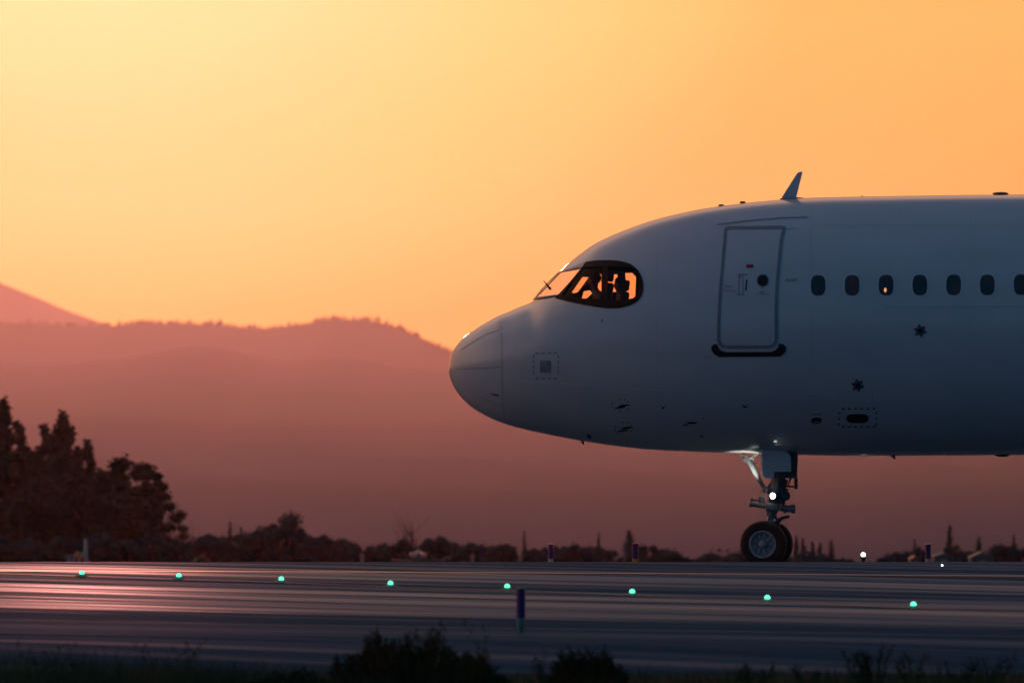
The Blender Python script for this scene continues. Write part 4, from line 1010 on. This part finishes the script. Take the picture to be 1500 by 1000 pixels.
def twigs(name, px, top, w, Y, label, seed, n, thick=.006, grp=None):
    rnd = random.Random(seed); sc = Y / F; g = gz(Y); x = (px - 750) * sc; h = CZ - (top - H) * sc - g; r = w / 2 * sc
    e = empty(name, (x, Y, g), label, 'weed', grp); b = bmesh.new(); lf = bmesh.new()
    for i in range(n):
        dx = rnd.uniform(-1, 1); hh = h * rnd.uniform(.5, 1); root = Vector((x + dx * r * .4, Y + rnd.uniform(-.1, .1), g - .01))
        pts = [root]; sw = rnd.uniform(-.12, .12) + dx * .2
        for k in range(1, 6):
            t = k / 5; pts.append(root + Vector((sw * hh * t * t + dx * r * .6 * t + rnd.uniform(-.008, .008), rnd.uniform(-.01, .01), hh * t)))
        path(b, pts, [thick * (1 - .16 * k) for k in range(6)], 5)
        for k in range(2, 6):
            for q in range(3):
                p = pts[k] - Vector((0, 0, rnd.uniform(0, hh * .15))); d = Vector((rnd.uniform(-1, 1), rnd.uniform(-.5, .5), rnd.uniform(.4, 1.4))).normalized() * rnd.uniform(.02, .07)
                path(b, [p, p + d], [thick * .5, thick * .2], 4)
                s = Vector((.006, 0, .004)); c = p + d; v = [lf.verts.new(c + z) for z in (Vector((-.008, 0, 0)), Vector((0, .003, -.006)), Vector((.010, 0, 0)), Vector((0, -.003, .012)))]; lf.faces.new(v)
    tmp_ = bpy.data.meshes.new('t'); lf.to_mesh(tmp_); lf.free(); b.from_mesh(tmp_); bpy.data.meshes.remove(tmp_); link('stem', b, M['leaf_near'], e)
twigs('tall_weed', 1258, 952, 30, 99, 'dark weed clump at the lower right, left of the curved stem', 1, 7, .009)
twigs('tall_weed', 1282, 945, 36, 99, 'tallest dark weed clump at the lower right', 2, 8, .010)
twigs('tall_weed', 1335, 950, 40, 98, 'weed with one thick curved stem at the lower right', 3, 5, .014)
twigs('tall_weed', 1408, 968, 40, 99, 'thin sparse weed right of the thick curved stem', 4, 6, .005)
twigs('tall_weed', 1450, 960, 60, 100, 'fine branching weed near the lower right corner', 11, 9, .004)
twigs('tall_weed', 1100, 968, 60, 99, 'short dark weed below the nose wheels', 12, 8, .007)
twigs('tall_weed', 1180, 976, 50, 99, 'fine short weed between nose wheels and the dark clumps', 13, 6, .005)
twigs('tall_weed', 245, 930, 70, 99, 'tall hair-thin weed in the left foreground', 14, 7, .0035)
twigs('tall_weed', 70, 938, 60, 99, 'hair-thin weed at the far left foreground', 15, 7, .0035)
twigs('tall_weed', 800, 950, 50, 99, 'fine weed between the large and the medium bush', 16, 6, .004)
twigs('tall_weed', 712, 905, 14, 100, 'single hair-thin stalk left of the near marker post', 17, 2, .003)
bm = bmesh.new()
def blade_g(x, Y, h, w, lean):
    g = gz(Y); a = random.uniform(0, 3.14); wv = Vector((math.cos(a), math.sin(a), 0)) * w / 2; pv = None
    for k in range(4):
        t = k / 3; c = Vector((x + lean * h * t * t, Y, g + h * t * (1 - .12 * abs(lean) * t))); q = [bm.verts.new(c - wv * (1 - t * .9)), bm.verts.new(c + wv * (1 - t * .9))]
        if pv: bm.faces.new((pv[0], pv[1], q[1], q[0]))
        pv = q
for i in range(15000):
    Y = random.uniform(93, 102.3); px = random.uniform(-60, 1560); x = (px - 750) * Y / F
    dens = interp([(-60, 1), (330, .95), (480, .6), (760, .35), (1000, .35), (1250, .5), (1560, .45)], px)
    hm = interp([(-60, 1.25), (250, 1.05), (400, .85), (700, .6), (1000, .68), (1250, .75), (1560, .72)], px) * (.75 + .5 * noise.noise(Vector((x * 2.2, Y * .5, 0))) + .12)
    if random.random() > dens: continue
    need = CZ - (1000 - H) * Y / F - gz(Y)
    h = max(.05, (need + .26) * hm * random.uniform(.55, 1.1))
    blade_g(x, Y, h, random.uniform(.004, .011), random.uniform(-.5, .5))
tag(link('grass', bm, M['grass']), 'dark rough grass along the bottom edge in the foreground', 'grass', kind='stuff')

# ------------------------------------------------------------------ haze
ZT = 580
bm = bmesh.new(); box(bm, (0, 12850, (ZT - 52) / 2), (8000, 26340, ZT + 52))
hz = link('haze', bm, bpy.data.materials.new('haze_air')); tag(hz, 'pale evening haze over the valley', 'haze', kind='stuff')
hm = hz.data.materials[0]; hm.use_nodes = True; nt = hm.node_tree; nt.nodes.clear()
o_ = nt.nodes.new('ShaderNodeOutputMaterial'); pv = nt.nodes.new('ShaderNodeVolumePrincipled')
pv.inputs['Color'].default_value = (1, .92, .95, 1); pv.inputs['Density'].default_value = 1.1e-5; pv.inputs['Anisotropy'].default_value = .92
nt.links.new(pv.outputs[0], o_.inputs['Volume'])

# ------------------------------------------------------------------ sky
SAZ, SEL = -2.2, 3.1                      # sun: degrees right of the view direction, elevation
W = bpy.data.worlds.new('World'); S.world = W; W.use_nodes = True; nt = W.node_tree; nt.nodes.clear(); L = nt.links.new
out = nt.nodes.new('ShaderNodeOutputWorld'); bg = nt.nodes.new('ShaderNodeBackground'); bg2 = nt.nodes.new('ShaderNodeBackground'); add = nt.nodes.new('ShaderNodeAddShader')
sky = nt.nodes.new('ShaderNodeTexSky'); sky.sky_type = 'NISHITA'; sky.sun_disc = False; sky.sun_elevation = R(SEL); sky.sun_rotation = R(SAZ); sky.dust_density = 3
L(sky.outputs[0], bg.inputs[0]); bg.inputs[1].default_value = .003
tc = nt.nodes.new('ShaderNodeTexCoord'); sp_ = nt.nodes.new('ShaderNodeSeparateXYZ'); L(tc.outputs['Generated'], sp_.inputs[0])
def mth(op, a, b=None):
    n = nt.nodes.new('ShaderNodeMath'); n.operation = op
    for i, v in enumerate((a, b)):
        if v is None: continue
        if isinstance(v, (int, float)): n.inputs[i].default_value = v
        else: L(v, n.inputs[i])
    return n.outputs[0]
az = mth('ARCTAN2', sp_.outputs[0], sp_.outputs[1]); el = mth('ARCSINE', sp_.outputs[2])
u = mth('SUBTRACT', az, (100 - 750) / F); v = mth('MULTIPLY', mth('SUBTRACT', el, (675 + 200) / F), 1.5)
dist = mth('SQRT', mth('ADD', mth('MULTIPLY', u, u), mth('MULTIPLY', v, v)))
def ramp(fac, els):
    r = nt.nodes.new('ShaderNodeValToRGB'); cr = r.color_ramp; L(fac, r.inputs[0])
    while len(cr.elements) < len(els): cr.elements.new(.5)
    for e_, (p_, c_) in zip(cr.elements, els): e_.position = p_; e_.color = (*c_, 1)
    return r.outputs[0]
near = ramp(mth('MULTIPLY', dist, 8.0), [(0, (1.0, .66, .33)), (.15, (1.0, .57, .26)), (.32, (1.0, .47, .15)), (.42, (1.0, .42, .10)), (.54, (.97, .31, .05)), (.66, (.95, .315, .055)), (.80, (.93, .31, .055)), (1.0, (.85, .27, .05))])
side = mth('ADD', 1.0, mth('MULTIPLY', mth('SINE', mth('SUBTRACT', az, .5)), .72))
v2 = mth('MULTIPLY', v, mth('ADD', 1.0, mth('MULTIPLY', mth('ABSOLUTE', v), 2.2)))
dist2 = mth('SQRT', mth('ADD', mth('MULTIPLY', u, u), mth('MULTIPLY', v2, v2)))
far = ramp(mth('MULTIPLY', mth('MULTIPLY', mth('SUBTRACT', dist2, .125), 1 / 3.0), side), [(0, (.85, .33, .08)), (.06, (.50, .18, .09)), (.15, (.70, .38, .26)), (.28, (.80, .47, .34)), (.45, (.26, .19, .18)), (.62, (.024, .058, .118)), (1.0, (.007, .062, .13))])
hi_ = mth('MINIMUM', mth('MAXIMUM', mth('MULTIPLY', mth('SUBTRACT', el, .0135), 40), 0), 1)
ad = nt.nodes.new('ShaderNodeMix'); ad.data_type = 'RGBA'; ad.blend_type = 'ADD'; L(hi_, ad.inputs[0]); L(near, ad.inputs[6]); ad.inputs[7].default_value = (0, .11, .055, 1)
mx = nt.nodes.new('ShaderNodeMix'); mx.data_type = 'RGBA'; L(mth('GREATER_THAN', dist, .125), mx.inputs[0]); L(ad.outputs[2], mx.inputs[6]); L(far, mx.inputs[7])
L(mx.outputs[2], bg2.inputs[0]); bg2.inputs[1].default_value = 1.0
L(bg.outputs[0], add.inputs[0]); L(bg2.outputs[0], add.inputs[1]); L(add.outputs[0], out.inputs[0])
sun = bpy.data.lights.new('sun', 'SUN'); sun.energy = .18; sun.angle = R(.6); sun.color = (1, .28, .19)
so_ = bpy.data.objects.new('sun', sun); COL.objects.link(so_)
sd = Vector((math.sin(R(SAZ)) * math.cos(R(SEL)), math.cos(R(SAZ)) * math.cos(R(SEL)), math.sin(R(SEL))))
so_.rotation_euler = sd.to_track_quat('Z', 'Y').to_euler(); so_.location = (-30, 60, 40)
def spot(name, loc, aim, e, ang, col=(1, .95, .78), r=.05, blend=.6):
    l = bpy.data.lights.new(name, 'SPOT'); l.energy = e; l.spot_size = R(ang); l.spot_blend = blend; l.color = col; l.shadow_soft_size = r
    o = bpy.data.objects.new(name, l); COL.objects.link(o); o.location = loc; o.rotation_euler = (Vector(loc) - Vector(aim)).to_track_quat('Z', 'Y').to_euler()
spot('landing_lamp', G(1113, 728, -.30), G(1090, 660, -.14), 55, 42)
# ------------------------------------------------------------------ camera
cam = bpy.data.cameras.new('camera'); co = bpy.data.objects.new('camera', cam); COL.objects.link(co); S.camera = co
co.location = (0, 0, CZ); co.rotation_euler = (R(90), 0, 0)
cam.lens = F * 36 / 1500; cam.sensor_width = 36; cam.shift_y = (H - 500) / 1500; cam.clip_start = 1; cam.clip_end = 60000
cam.dof.use_dof = True; cam.dof.focus_distance = 178.5; cam.dof.aperture_fstop = 5
S.view_settings.view_transform = 'Standard'; S.view_settings.look = 'None'; S.view_settings.exposure = 0; S.view_settings.gamma = 1
S.cycles.use_denoising = True; S.cycles.volume_bounces = 1; S.cycles.max_bounces = 8; S.cycles.transparent_max_bounces = 24
S.cycles.sample_clamp_indirect = 5
